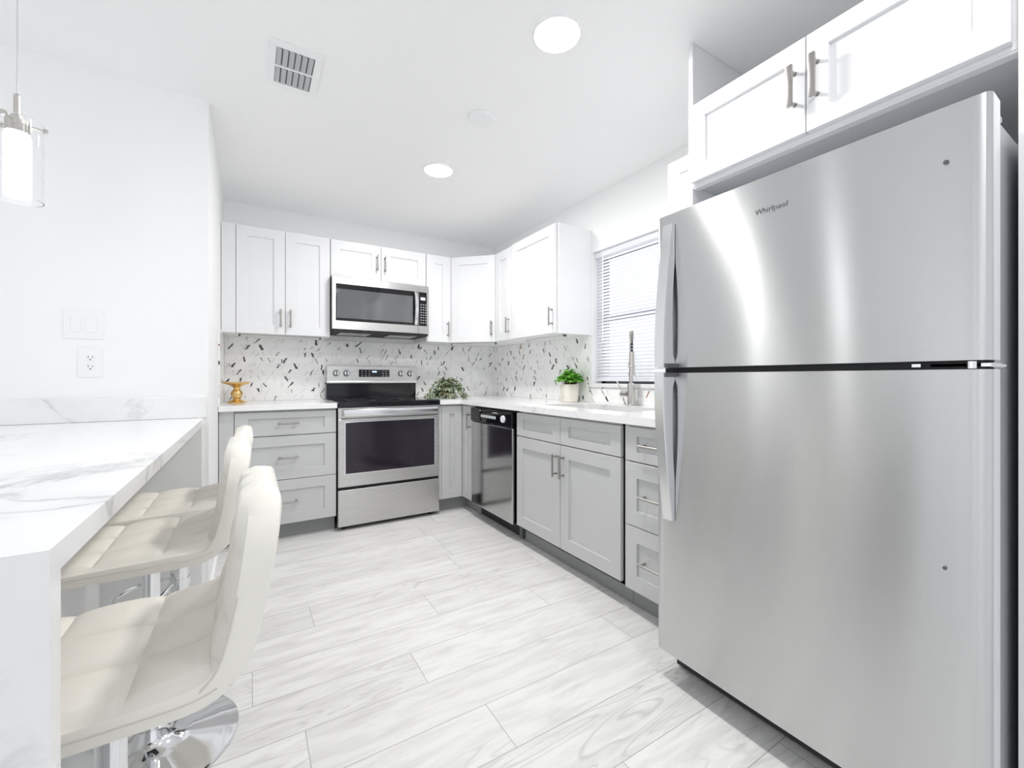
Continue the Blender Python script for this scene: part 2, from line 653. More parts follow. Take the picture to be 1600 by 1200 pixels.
# ------------------------------------------------------------------ SETTING
WX, WY = 2.128, 3.84          # right wall and back wall planes
LX, LY = -0.170, 2.52         # end of the left wall block (jamb x, switch-wall y)
bm = NB(); box(bm, -3.4, WX + 0.3, -1.5, WY + 0.15, -0.08, 0.0)
struct('floor', bm, M['floor'])
bm = NB(); box(bm, -3.4, WX + 0.3, -1.5, WY + 0.15, CEIL, CEIL + 0.08)
struct('ceiling', bm, M['ceiling'])
bm = NB(); box(bm, LX, WX + 0.2, WY, WY + 0.15, 0, CEIL)
struct('wall_back', bm, M['wall'])
bm = NB(); box(bm, -3.4, LX, LY, WY + 0.15, 0, CEIL)
struct('wall_left', bm, M['wall'])
# right wall with the window opening
W0, W1, WZ0, WZ1 = 1.42, 2.352, 1.045, 2.0
bm = NB()
for a in ((-1.5, W0, 0, CEIL), (W1, WY, 0, CEIL), (W0, W1, 0, WZ0), (W0, W1, WZ1, CEIL)):
    box(bm, WX, WX + 0.16, a[0], a[1], a[2], a[3])
struct('wall_right', bm, M['wall'])
# wall stub that closes the fridge alcove
bm = NB(); box(bm, 1.475, WX, 0.10, 0.226, 0, CEIL)
struct('wall_stub', bm, M['wall'])
# unseen living-room wall at far left; tall openings added for streaks in fridge reflections
bm = NB()
ys = [-1.5, -1.2, -0.55, -0.25, 0.45, 0.75, 1.45, 2.519]
for i in range(len(ys) - 1):
    if i % 2 == 0:
        box(bm, -3.4, -3.25, ys[i], ys[i + 1], 0, CEIL)
    else:
        box(bm, -3.4, -3.25, ys[i], ys[i + 1], 0, 0.25)
        box(bm, -3.4, -3.25, ys[i], ys[i + 1], 2.1, CEIL)
struct('wall_living', bm, M['wall'])
bm = NB()
box(bm, -0.53, LX, LY - 0.014, LY, 0, 0.085, 0.003)
box(bm, LX, LX + 0.014, LY - 0.014, 3.2, 0, 0.085, 0.003)
struct('baseboard_left', bm, M['trim'])

# window
bm = NB()
fx0, fx1 = WX + 0.09, WX + 0.13
for a in ((W0, W0 + 0.045, WZ0, WZ1), (W1 - 0.045, W1, WZ0, WZ1), (W0, W1, WZ0, WZ0 + 0.05), (W0, W1, WZ1 - 0.045, WZ1),
          (W0, W1, 1.50, 1.545)):
    box(bm, fx0, fx1, a[0], a[1], a[2], a[3], 0.003)
win = struct('window_1', bm, M['winframe'])
bm = NB()
box(bm, WX + 0.108, WX + 0.112, W0 + 0.02, W1 - 0.02, WZ0 + 0.02, WZ1 - 0.02)
emit('window_pane', bm, M['pane'], win)
bm = NB()
box(bm, WX - 0.022, WX + 0.09, W0 - 0.02, W1 + 0.02, WZ0 - 0.022, WZ0 + 0.004, 0.003)
emit('window_sill', bm, M['quartz'], win)

# ------------------------------------------------------------------ SPLASHBACK TILES
bm = NB(); box(bm, LX + 0.0085, WX - 0.0005, WY - 0.009, WY - 0.0005, 0.9125, 1.4025)
tag(emit('tile_splashback', bm, M['tile_x']), 'marble mosaic tile splashback on the back wall behind the range', 'backsplash')
bm = NB()
box(bm, WX - 0.009, WX - 0.0005, W1 + 0.0, WY - 0.0095, 0.9125, 1.4025)
box(bm, WX - 0.009, WX - 0.0005, 1.092, W1, 0.9125, WZ0 - 0.0225)
tag(emit('tile_splashback', bm, M['tile_y']), 'marble mosaic tile splashback on the window wall behind sink and potted plant', 'backsplash')
bm = NB(); box(bm, LX + 0.0005, LX + 0.008, 3.25, WY - 0.0005, 0.9125, 1.4025)
tag(emit('tile_splashback', bm, M['tile_y']), 'narrow return of marble tile on the left wall end beside gold pedestal', 'backsplash')

# ------------------------------------------------------------------ BASE CABINETS
BF = 3.235            # door face plane on the back run
RF = 1.498            # door face plane on the right run
BX, RX = (1, 0, 0), (0, -1, 0)      # local right directions seen from the room
CT0, CT1 = 0.876, 0.912


def mback(x, y=BF):
    return frame_mat((x, y, 0), BX)


def mright(y, x=RF):
    return frame_mat((x, y, 0), RX)


# left three-drawer base
c = thing('base_cabinet', 'grey three-drawer base cabinet left of the range', 'cabinet', (0.18, 3.5, 0))
bm = NB(); box(bm, LX + 0.002, 0.522, BF + 0.021, WY - 0.001, 0.105, CT0 - 0.001)
emit('carcass', bm, M['gray_cab'], c)
bm = NB(); box(bm, LX + 0.004, -0.088, BF + 0.004, BF + 0.0205, 0.105, CT0 - 0.002)
emit('filler_strip', bm, M['gray_cab'], c)
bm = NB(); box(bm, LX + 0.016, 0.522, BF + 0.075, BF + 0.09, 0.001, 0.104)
emit('toe_kick', bm, M['gray_shaded'], c)
m4 = mback(-0.084)
for z0, z1 in ((0.112, 0.405), (0.409, 0.700), (0.706, 0.862)):
    front('drawer', c, m4, 0, z0, 0.604, z1 - z0, M['gray_cab'], 'h', 0.075, railz=0.068 if z1 - z0 > .2 else 0.042)

# corner base with folding L-shaped doors
c = thing('corner_base_cabinet', 'grey corner base cabinet with two narrow folding doors right of range', 'cabinet', (1.75, 3.5, 0))
bm = NB()
box(bm, 1.293, RF + 0.021, BF + 0.021, WY - 0.001, 0.105, CT0 - 0.001)
box(bm, RF + 0.0215, WX - 0.001, 3.045, WY - 0.001, 0.105, CT0 - 0.001)
emit('carcass', bm, M['gray_cab'], c)
bm = NB()
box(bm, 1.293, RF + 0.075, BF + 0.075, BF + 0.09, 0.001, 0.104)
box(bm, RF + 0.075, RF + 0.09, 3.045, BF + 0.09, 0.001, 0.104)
emit('toe_kick', bm, M['gray_shaded'], c)
bm = NB(); box(bm, 1.293, 1.316, BF + 0.003, BF + 0.0205, 0.112, 0.862)
emit('filler_strip', bm, M['gray_cab'], c)
front('door', c, mback(1.318), 0, 0.112, 0.178, 0.75, M['gray_cab'], None, 0.066)
front('door', c, mright(BF - 0.002), 0, 0.112, 0.182, 0.75, M['gray_cab'], 'rt', 0.066)

# sink base
c = thing('sink_base_cabinet', 'grey two-door sink base cabinet right of the dishwasher', 'cabinet', (1.8, 1.92, 0))
SY0, SY1 = 2.395, 1.452
bm = NB()
box(bm, RF + 0.021, WX - 0.001, SY1, SY1 + 0.018, 0.105, CT0 - 0.001)
box(bm, RF + 0.021, WX - 0.001, SY0 - 0.018, SY0, 0.105, CT0 - 0.001)
box(bm, RF + 0.021, WX - 0.001, SY1, SY0, 0.105, 0.123)
box(bm, RF + 0.021, RF + 0.04, SY1, SY0, 0.105, CT0 - 0.001)
emit('carcass', bm, M['gray_cab'], c)
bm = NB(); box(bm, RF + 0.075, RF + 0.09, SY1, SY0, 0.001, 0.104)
emit('toe_kick', bm, M['gray_shaded'], c)
m4 = mright(SY0 - 0.008)
fw = 0.461
for k in range(2):
    x0 = k * (fw + 0.004)
    front('drawer_front', c, m4, x0, 0.712, fw, 0.148, M['gray_cab'], None, 0.072, railz=0.042)
    front('door', c, m4, x0, 0.122, fw, 0.584, M['gray_cab'], ('r' if k == 0 else 'l') + 't', 0.07)

# three-drawer base next to the fridge panel
c = thing('base_cabinet', 'grey three-drawer base cabinet between the sink base and fridge panel', 'cabinet', (1.8, 1.27, 0))
bm = NB(); box(bm, RF + 0.021, WX - 0.001, 1.094, 1.450, 0.105, CT0 - 0.001)
emit('carcass', bm, M['gray_cab'], c)
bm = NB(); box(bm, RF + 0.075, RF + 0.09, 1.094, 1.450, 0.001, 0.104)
emit('toe_kick', bm, M['gray_shaded'], c)
m4 = mright(1.432)
for z0, z1 in ((0.112, 0.405), (0.409, 0.700), (0.706, 0.862)):
    front('drawer', c, m4, 0, z0, 0.333, z1 - z0, M['gray_cab'], 'h', 0.07, railz=0.07 if z1 - z0 > .2 else 0.042)

# ------------------------------------------------------------------ COUNTERTOPS
bm = NB(); box(bm, LX + 0.002, 0.524, 3.206, WY - 0.0095, CT0, CT1, 0.003)
tag(emit('countertop', bm, M['quartz']), 'white quartz countertop left of the range under gold pedestal', 'countertop')
# L-shaped worktop with the sink cut-out
SX0, SX1, SYa, SYb = 1.655, 2.005, 1.57, 2.30
bm = NB()
xs = [1.292, 1.468, SX0, SX1, WX - 0.0095]
ysq = [1.092, SYa, SYb, 3.206, WY - 0.0095]
vg = {}


def gv(i, j, z):
    k = (i, j, z)
    if k not in vg:
        vg[k] = bm.verts.new((xs[i], ysq[j], z))
    return vg[k]


cells = set()
for i in range(4):
    for j in range(4):
        if i == 0 and j < 3:
            continue
        if i == 2 and j == 1:
            continue
        cells.add((i, j))
for (i, j) in cells:
    for z in (CT0, CT1):
        bm.faces.new([gv(i, j, z), gv(i + 1, j, z), gv(i + 1, j + 1, z), gv(i, j + 1, z)])
    for di, dj, a, b_ in ((-1, 0, (0, 0), (0, 1)), (1, 0, (1, 0), (1, 1)), (0, -1, (0, 0), (1, 0)), (0, 1, (0, 1), (1, 1))):
        if (i + di, j + dj) not in cells:
            bm.faces.new([gv(i + a[0], j + a[1], CT0), gv(i + b_[0], j + b_[1], CT0), gv(i + b_[0], j + b_[1], CT1), gv(i + a[0], j + a[1], CT1)])
tag(emit('countertop', bm, M['quartz']), 'white L-shaped quartz countertop with the sink running around the corner', 'countertop')

# undermount sink
sk = thing('kitchen_sink', 'steel undermount sink set in the countertop under the window', 'sink', (1.83, 1.93, 0.67))
bm = NB()
zt, zb = CT0 - 0.0005, 0.68
o0 = (SX0 - 0.012, SX1 + 0.012, SYa - 0.012, SYb + 0.012)
i0 = (SX0 + 0.004, SX1 - 0.004, SYa + 0.004, SYb - 0.004)


def rr(b4, z):
    return [bm.verts.new(p) for p in ((b4[0], b4[2], z), (b4[1], b4[2], z), (b4[1], b4[3], z), (b4[0], b4[3], z))]


R1, R2, R3, R4 = rr(o0, zt), rr(i0, zt), rr((i0[0] + .01, i0[1] - .01, i0[2] + .01, i0[3] - .01), zb + 0.003), rr(o0, zb)
for P, Q in ((R1, R2), (R2, R3), (R4, R1)):
    for k in range(4):
        bm.faces.new((P[k], P[(k + 1) % 4], Q[(k + 1) % 4], Q[k]))
bm.faces.new(R3); bm.faces.new(R4)
emit('basin', bm, M['sink'], sk)
bm = NB(); lathe(bm, 1.83, 1.93, [(0.045, zb + 0.0032), (0.045, zb + 0.006), (0.03, zb + 0.0045)], 24)
emit('drain', bm, M['chrome'], sk)

# peninsula
p = thing('breakfast_peninsula', 'white quartz breakfast bar with waterfall end in front of bar stools', 'counter', (-0.6, 1.6, 0))
PX = -0.186
PT = 0.898


def extrude_x(bm, prof, xa, xb):
    A_ = [bm.verts.new((xa, y, z)) for y, z in prof]
    B_ = [bm.verts.new((xb, y, z)) for y, z in prof]
    n = len(prof)
    bm.faces.new(A_)
    bm.faces.new(B_[::-1])
    for k in range(n):
        bm.faces.new((A_[k], B_[k], B_[(k + 1) % n], A_[(k + 1) % n]))


bm = NB(); extrude_x(bm, [(0.6601, PT), (LY - 0.0005, PT), (LY - 0.0005, PT - 0.032), (0.6921, PT - 0.032)], -1.15, PX)
emit('countertop', bm, M['quartz'], p)
bm = NB(); extrude_x(bm, [(0.660, PT), (0.692, PT - 0.032), (0.692, 0.001), (0.660, 0.001)], -1.15, PX)
emit('waterfall_panel', bm, M['quartz'], p)
bm = NB(); box(bm, -1.15, -0.55, 0.6925, LY - 0.002, 0.09, PT - 0.0325)
emit('base_panel', bm, M['knee'], p)
bm = NB(); box(bm, -1.13, -0.537, 0.6925, LY - 0.016, 0.001, 0.0895, 0.003)
emit('base_trim', bm, M['trim'], p)
bm = NB(); box(bm, -0.5495, PX - 0.01, LY - 0.012, LY - 0.0006, 0.09, PT - 0.0325)
emit('end_panel', bm, M['knee'], p)
bm = NB(); box(bm, -1.15, LX - 0.008, LY - 0.021, LY - 0.0006, PT + 0.0005, PT + 0.100, 0.002)
tag(emit('upstand', bm, M['quartz']), 'low white veined quartz upstand along the wall behind breakfast bar', 'backsplash')

# ------------------------------------------------------------------ UPPER CABINETS
UF = 3.515
UB, UT = 1.403, 2.155
XF = 1.803


def carcass(root, x0, x1, y0, y1, z0, z1):
    bm = NB(); box(bm, x0, x1, y0, y1, z0, z1)
    return emit('carcass', bm, M['cab_edge'], root)


c = thing('wall_cabinet', 'white two-door wall cabinet at the far left above the gold pedestal', 'cabinet', (0.2, 3.68, UB))
carcass(c, LX + 0.002, 0.522, UF + 0.0235, WY - 0.001, UB, UT)
bm = NB(); box(bm, LX + 0.003, -0.085, UF + 0.004, UF + 0.0205, UB, UT)
emit('filler_strip', bm, M['white_cab'], c)
m4 = frame_mat((-0.082, UF, 0), BX)
front('door', c, m4, 0, UB, 0.300, UT - UB, M['white_cab'], 'rb')
front('door', c, m4, 0.303, UB, 0.300, UT - UB, M['white_cab'], 'lb')

c = thing('wall_cabinet', 'short white two-door wall cabinet directly above the microwave', 'cabinet', (0.906, 3.68, 1.87))
carcass(c, 0.525, 1.288, UF + 0.0235, WY - 0.001, 1.868, UT)
m4 = frame_mat((0.527, UF, 0), BX)
front('door', c, m4, 0, 1.87, 0.378, UT - 1.87, M['white_cab'], 'rc')
front('door', c, m4, 0.381, 1.87, 0.378, UT - 1.87, M['white_cab'], 'lc')

c = thing('wall_cabinet', 'narrow white wall cabinet right beside the microwave', 'cabinet', (1.4, 3.68, UB))
carcass(c, 1.291, 1.5165, UF + 0.0235, WY - 0.001, UB, UT)
front('door', c, frame_mat((1.2925, UF, 0), BX), 0, UB, 0.222, UT - UB, M['white_cab'], 'rb', 0.072)

# diagonal corner cabinet
c = thing('corner_wall_cabinet', 'white diagonal corner wall cabinet over the trailing plant', 'cabinet', (1.9, 3.6, UB))
A = Vector((1.520, UF + 0.004, 0)); B = Vector((XF + 0.004, 3.226, 0))
d = (B - A); L = d.length
inn = Vector((0, 0, 1)).cross(d.normalized())
bm = NB()
a2 = A + inn * 0.021; b2 = B + inn * 0.021
poly = [(1.519, UF + 0.025), (a2.x, a2.y), (b2.x, b2.y), (XF + 0.025, 3.2255), (WX - 0.001, 3.2255), (WX - 0.001, WY - 0.001), (1.519, WY - 0.001)]
lo = [bm.verts.new((x, y, UB)) for x, y in poly]
hi = [bm.verts.new((x, y, UT)) for x, y in poly]
bm.faces.new(lo[::-1]); bm.faces.new(hi)
for i in range(len(poly)):
    j = (i + 1) % len(poly)
    bm.faces.new((lo[i], lo[j], hi[j], hi[i]))
emit('carcass', bm, M['cab_edge'], c)
front('door', c, frame_mat((A.x, A.y, 0), d), 0.003, UB, L - 0.006, UT - UB, M['white_cab'], 'rb')

c = thing('wall_cabinet', 'narrow white wall cabinet between corner cabinet and the large one', 'cabinet', (1.97, 3.09, UB))
carcass(c, XF + 0.0235, WX - 0.001, 2.957, 3.224, UB, UT)
front('door', c, frame_mat((XF, 3.222, 0), RX), 0, UB, 0.262, UT - UB, M['white_cab'], 'rb', 0.075)

c = thing('wall_cabinet', 'large white single-door wall cabinet left of the window', 'cabinet', (1.97, 2.66, UB))
carcass(c, XF + 0.0235, WX - 0.001, 2.362, 2.955, UB - 0.002, UT + 0.012)
front('door', c, frame_mat((XF, 2.953, 0), RX), 0, UB, 0.578, UT + 0.010 - UB, M['white_cab'], 'rb')

c = thing('wall_cabinet', 'white wall cabinet between the window and fridge panel, mostly hidden', 'cabinet', (1.97, 1.26, UB))
carcass(c, XF + 0.0235, WX - 0.001, 1.094, 1.412, UB, UT + 0.012)
front('door', c, frame_mat((XF, 1.436, 0), RX), 0, UB, 0.338, UT + 0.012 - UB, M['white_cab'], None)

# fridge surround panel and over-fridge cabinet
bm = NB(); box(bm, 1.497, WX - 0.001, 1.073, 1.091, 0.001, CEIL - 0.002)
tag(emit('fridge_side_panel', bm, M['white_cab']), 'tall white panel left of the fridge reaching the ceiling', 'panel')
c = thing('over_fridge_cabinet', 'white two-door cabinet above the stainless fridge', 'cabinet', (1.8, 0.65, 1.85))
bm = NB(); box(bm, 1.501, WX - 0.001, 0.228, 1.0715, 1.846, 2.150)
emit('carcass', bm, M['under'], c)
bm = NB(); box(bm, 1.4975, 1.5005, 0.228, 1.0715, 1.840, 2.152)
box(bm, 1.5005, 1.53, 0.228, 1.0715, 1.834, 1.8455)
emit('face_frame', bm, M['white_cab'], c)
m4 = frame_mat((1.476, 1.0685, 0), RX)
front('door', c, m4, 0, 1.852, 0.408, 0.300, M['white_cab'], 'rc', 0.06, 0.13, True)
front('door', c, m4, 0.411, 1.852, 0.420, 0.300, M['white_cab'], 'lc', 0.06, 0.13, True)

# under-cabinet light bars
for (p0, p1, lab) in (((-0.07, 3.62), (0.47, 3.62), 'thin white light bar under the two-door cabinet at far left'),
                      ((1.56, 3.60), (1.86, 3.30), 'thin white light bar under the diagonal corner cabinet'),
                      ((1.93, 2.90), (1.93, 2.42), 'thin white light bar under the large cabinet left of the window')):
    a, b_ = Vector((*p0, 0)), Vector((*p1, 0))
    L = (b_ - a).length
    m4 = frame_mat((p0[0], p0[1], 0), b_ - a)
    lb = thing('under_cabinet_light', lab, 'light', ((p0[0] + p1[0]) / 2, (p0[1] + p1[1]) / 2, UB - 0.018), 'under-cabinet light bars')
    bm = NB(); xform_box(bm, m4, 0.012, L - 0.012, -0.018, 0.018, UB - 0.0155, UB - 0.002, 0.003)
    emit('bar', bm, M['puck'], lb)
    for q in (0.0, L - 0.0118):
        bm = NB(); xform_box(bm, m4, q, q + 0.0118, -0.013, 0.013, UB - 0.0165, UB - 0.002, 0.002)
        e = emit('end_cap', bm, M['gap_grey'], lb)
        e['label'] = 'dark end cap'


# ------------------------------------------------------------------ TEXT
def lettering(text, size, m4, parent, material, name='logo_lettering', depth=0.0008):
    cu = bpy.data.curves.new(name, 'FONT')
    cu.body = text
    cu.size = size
    cu.extrude = depth
    cu.align_x = 'CENTER'
    cu.align_y = 'CENTER'
    cu.resolution_u = 3
    to = bpy.data.objects.new('tmp', cu)
    COL.objects.link(to)
    bpy.context.view_layer.update()
    me = bpy.data.meshes.new_from_object(to.evaluated_get(bpy.context.evaluated_depsgraph_get()))
    bpy.data.objects.remove(to)
    bm = NB()
    bm.from_mesh(me)
    bpy.data.meshes.remove(me)
    # font plane x right, y up -> local x right, z up, facing -y
    bmesh.ops.transform(bm, matrix=m4 @ Matrix.Rotation(PI / 2, 4, 'X'), verts=bm.verts)
    return emit(name, bm, material, parent)


# ------------------------------------------------------------------ RANGE
r = thing('range_cooker', 'stainless electric range with black glass cooktop below the microwave', 'range', (0.91, 3.5, 0))
x0, x1 = 0.5295, 1.2885
RY = 3.215
bm = NB(); box(bm, x0 + 0.002, x1 - 0.002, RY + 0.03, 3.80, 0.03, 0.878)
emit('body', bm, M['black'], r)
bm = NB(); box(bm, x0 - 0.002, x1 + 0.002, RY - 0.016, 3.775, 0.879, 0.918, 0.006)
emit('cooktop', bm, M['black_glass'], r)
ck = r.children[-1]
for (cx, cy, cr) in ((0.72, 3.36, 0.10), (1.10, 3.36, 0.085), (0.72, 3.60, 0.075), (1.10, 3.60, 0.10)):
    bm = NB(); lathe(bm, cx, cy, [(cr, 0.9182), (cr, 0.9187), (cr - 0.004, 0.9187), (cr - 0.004, 0.9182)], 40, False)
    emit('burner_ring', bm, M['gap_grey'], r)
# rear console
bm = NB(); box(bm, x0 + 0.004, x1 - 0.004, 3.775, 3.825, 0.9185, 1.045)
emit('rear_riser', bm, M['black_glass'], r)
bm = NB()
vs = box(bm, x0 + 0.002, x1 - 0.002, 3.752, 3.828, 1.045, 1.192, 0.005)
emit('control_console', bm, M['steel'], r)
bm = NB(); box(bm, x0 + 0.002, x1 - 0.002, 3.744, 3.7515, 1.045, 1.062, 0.002)
emit('console_lip', bm, M['handle_steel'], r)
for kx in (0.604, 0.684, 1.142, 1.224):
    bm = NB()
    cyl(bm, (kx, 3.745, 1.129), (kx, 3.728, 1.129), 0.021, 0.019, 24)
    k = emit('knob', bm, M['handle_steel'], r, angle=0.6)
    bm = NB(); cyl(bm, (kx, 3.7515, 1.129), (kx, 3.746, 1.129), 0.0265, 0.0255, 24)
    emit('bezel', bm, M['gap_grey'], k)
    bm = NB(); box(bm, kx - 0.0045, kx + 0.0045, 3.7255, 3.728, 1.111, 1.147, 0.001)
    emit('pointer', bm, M['gap_grey'], k)
bm = NB(); box(bm, 0.783, 1.040, 3.7485, 3.7515, 1.098, 1.160, 0.001)
dp = emit('display', bm, M['black_glass'], r)
bm = NB()
for i in range(4):
    box(bm, 0.893 + i * 0.010, 0.899 + i * 0.010, 3.7478, 3.7485, 1.136, 1.149)
emit('clock_digits', bm, M['digits'], dp)
for cx in (0.808, 0.838, 0.868, 0.985, 1.012):
    for cz in (1.108, 1.127, 1.146):
        bm = NB(); box(bm, cx - 0.005, cx + 0.005, 3.7478, 3.7485, cz - 0.002, cz + 0.002)
        emit('touch_key', bm, M['white_btn'], dp)
# door
bm = NB()
box(bm, x0, x1, RY, RY + 0.028, 0.800, 0.877, 0.003)
emit('door_top_rail', bm, M['steel'], r)
bm = NB(); box(bm, x0, x1, RY, RY + 0.028, 0.310, 0.797, 0.004)
dr = emit('door', bm, M['steel'], r)
dr['label'] = 'oven door with dark window'
bm = NB(); box(bm, 0.580, 1.246, RY - 0.003, RY - 0.0002, 0.404, 0.770, 0.002)
emit('window', bm, M['oven_glass'], dr)
bm = NB()
for a in ((0.572, 1.254, 0.770, 0.777), (0.572, 1.254, 0.397, 0.404), (0.572, 0.580, 0.404, 0.770), (1.246, 1.254, 0.404, 0.770)):
    box(bm, a[0], a[1], RY - 0.003, RY - 0.0002, a[2], a[3])
emit('window_trim', bm, M['handle_steel'], dr)
lettering('Whirlpool', 0.022, Matrix.Translation((0.91, RY - 0.0012, 0.355)), dr, M['handle_steel'])
bm = NB()
box(bm, x0 + 0.03, x1 - 0.03, RY - 0.050, RY - 0.028, 0.815, 0.866, 0.007)
for q in (x0 + 0.032, x1 - 0.057):
    box(bm, q, q + 0.025, RY - 0.030, RY - 0.0002, 0.822, 0.858, 0.003)
emit('handle', bm, M['handle_steel'], r, angle=0.6)
bm = NB(); box(bm, x0, x1, RY, RY + 0.028, 0.030, 0.290, 0.004)
emit('storage_drawer', bm, M['steel'], r)
for fx in (x0 + 0.05, x1 - 0.05):
    for fy in (RY + 0.06, 3.74):
        bm = NB(); cyl(bm, (fx, fy, 0.0), (fx, fy, 0.031), 0.018, n=12)
        emit('foot', bm, M['black'], r)

# ------------------------------------------------------------------ MICROWAVE
mw = thing('microwave_oven', 'stainless over-the-range microwave with black glass door', 'microwave', (0.906, 3.63, 1.444))
a0, a1, MYF, mz0, mz1 = 0.5255, 1.2875, 3.445, 1.446, 1.862
bm = NB(); box(bm, a0, a1, MYF + 0.025, WY - 0.011, mz0 + 0.004, mz1)
emit('body', bm, M['black'], mw)
DX = 1.196
bm = NB(); box(bm, a0, DX - 0.001, MYF, MYF + 0.024, mz0 + 0.012, mz1 - 0.002, 0.004)
md = emit('door', bm, M['steel'], mw)
bm = NB(); box(bm, DX + 0.0005, a1, MYF, MYF + 0.024, mz0 + 0.012, mz1 - 0.002, 0.004)
mp = emit('control_panel', bm, M['steel'], mw)
bm = NB(); box(bm, a0 + 0.026, 1.192, MYF - 0.002, MYF - 0.0002, 1.524, 1.805, 0.001)
emit('door_glass', bm, M['black_glass'], md)
bm = NB(); box(bm, a0 + 0.032, 1.150, MYF - 0.0032, MYF - 0.0021, 1.545, 1.765, 0.0005)
emit('window', bm, M['micro_glass'], md)
bm = NB(); box(bm, DX + 0.003, a1 - 0.02, MYF - 0.002, MYF - 0.0002, 1.524, 1.805, 0.001)
kp = emit('keypad', bm, M['black_glass'], mw)
bm = NB(); box(bm, DX + 0.018, a1 - 0.034, MYF - 0.0028, MYF - 0.0021, 1.738, 1.762)
emit('display', bm, M['white_btn'], kp)
for i in range(3):
    for j in range(8):
        bm = NB()
        cx = DX + 0.022 + i * 0.020
        cz = 1.55 + j * 0.0215
        box(bm, cx - 0.004, cx + 0.004, MYF - 0.0028, MYF - 0.0021, cz - 0.003, cz + 0.003)
        emit('touch_key', bm, M['white_btn'], kp)
# bowed handle
bm = NB()
H = 24
rings = []
for i in range(H + 1):
    s = i / H
    z = 1.527 + s * 0.272
    y = MYF - 0.010 - 0.032 * math.sin(PI * s) ** 0.8
    w = 0.0155
    rings.append([bm.verts.new(q) for q in ((1.170 - w, y + 0.006, z), (1.170 - w + 0.004, y - 0.005, z), (1.170 + w - 0.004, y - 0.005, z), (1.170 + w, y + 0.006, z))])
for A_, B_ in zip(rings, rings[1:]):
    for k in range(4):
        bm.faces.new((A_[k], A_[(k + 1) % 4], B_[(k + 1) % 4], B_[k]))
bm.faces.new(rings[0]); bm.faces.new(rings[-1])
box(bm, 1.1585, 1.1815, MYF - 0.012, MYF - 0.0022, 1.527, 1.542)
box(bm, 1.1585, 1.1815, MYF - 0.012, MYF - 0.0022, 1.784, 1.799)
emit('handle', bm, M['handle_steel'], md, angle=0.7)
lettering('Whirlpool', 0.020, Matrix.Translation((0.87, MYF - 0.0012, 1.830)), md, M['gasket'])
bm = NB()
box(bm, a0 + 0.004, a1 - 0.004, MYF + 0.006, WY - 0.02, mz0 - 0.004, mz0 + 0.003)
emit('underside', bm, M['dark'], mw)
for q in (0.60, 0.98):
    bm = NB(); box(bm, q, q + 0.23, 3.52, 3.72, mz0 - 0.0075, mz0 - 0.0045, 0.001)
    emit('filter_screen', bm, M['steel'], mw)
bm = NB()
for i in range(34):
    q = a0 + 0.02 + i * 0.0214
    box(bm, q, q + 0.013, MYF + 0.004, MYF + 0.024, mz0 + 0.001, mz0 + 0.0105)
emit('vent_grille', bm, M['black'], mw)

# ------------------------------------------------------------------ DISHWASHER
dw = thing('dishwasher', 'stainless dishwasher with black control panel between corner cabinet and sink', 'dishwasher', (1.8, 2.72, 0))
dy0, dy1 = 3.040, 2.400
bm = NB(); box(bm, RF + 0.03, 2.05, dy1 + 0.006, dy0 - 0.006, 0.105, 0.868)
emit('tub', bm, M['black'], dw)
dx = RF - 0.014
bm = NB(); box(bm, dx, dx + 0.042, 2.418, 3.036, 0.112, 0.752, 0.007, 3)
emit('door', bm, M['dw_steel'], dw)
bm = NB(); box(bm, dx - 0.006, dx + 0.042, 2.418, 3.036, 0.755, 0.860, 0.006, 3)
cp = emit('control_panel', bm, M['black_glass'], dw)
for i in range(9):
    q = 2.86 - i * 0.026
    bm = NB(); box(bm, dx - 0.0075, dx - 0.0062, q - 0.017, q, 0.796, 0.816, 0.0004)
    emit('button', bm, M['white_btn'], cp)
for q0, q1, qz in ((2.86, 2.885, 0.842), (2.61, 2.68, 0.838)):
    bm = NB(); box(bm, dx - 0.0075, dx - 0.0062, q0, q1, qz, qz + 0.005)
    emit('printed_mark', bm, M['white_btn'], cp)
bm = NB()
cyl(bm, (dx - 0.006, 2.53, 0.806), (dx - 0.016, 2.53, 0.806), 0.026, 0.023, 24)
emit('dial', bm, M['plate'], cp, angle=0.6)
bm = NB(); box(bm, RF + 0.085, RF + 0.1, dy1, dy0, 0.003, 0.104)
emit('toe_panel', bm, M['dark'], dw)
bm = NB(); box(bm, RF + 0.055, RF + 0.058, 2.405, 2.435, 0.02, 0.10)
box(bm, RF + 0.055, RF + 0.084, 2.403, 2.406, 0.02, 0.10)
emit('mounting_bracket', bm, M['gap_grey'], dw)

# ------------------------------------------------------------------ FRIDGE
fr = thing('refrigerator', 'large stainless top-freezer refrigerator in the right foreground', 'refrigerator', (1.65, 0.645, 0))
FX, fy0, fy1 = 1.27, 0.230, 1.0625
bm = NB(); box(bm, 1.352, 2.04, 0.243, 1.052, 0.06, 1.655, 0.008)
emit('case', bm, M['fridge_side'], fr)
bm = NB()
box(bm, 1.345, 1.3518, 0.240, 1.055, 0.10, 1.648)
emit('door_gasket', bm, M['gap_grey'], fr)


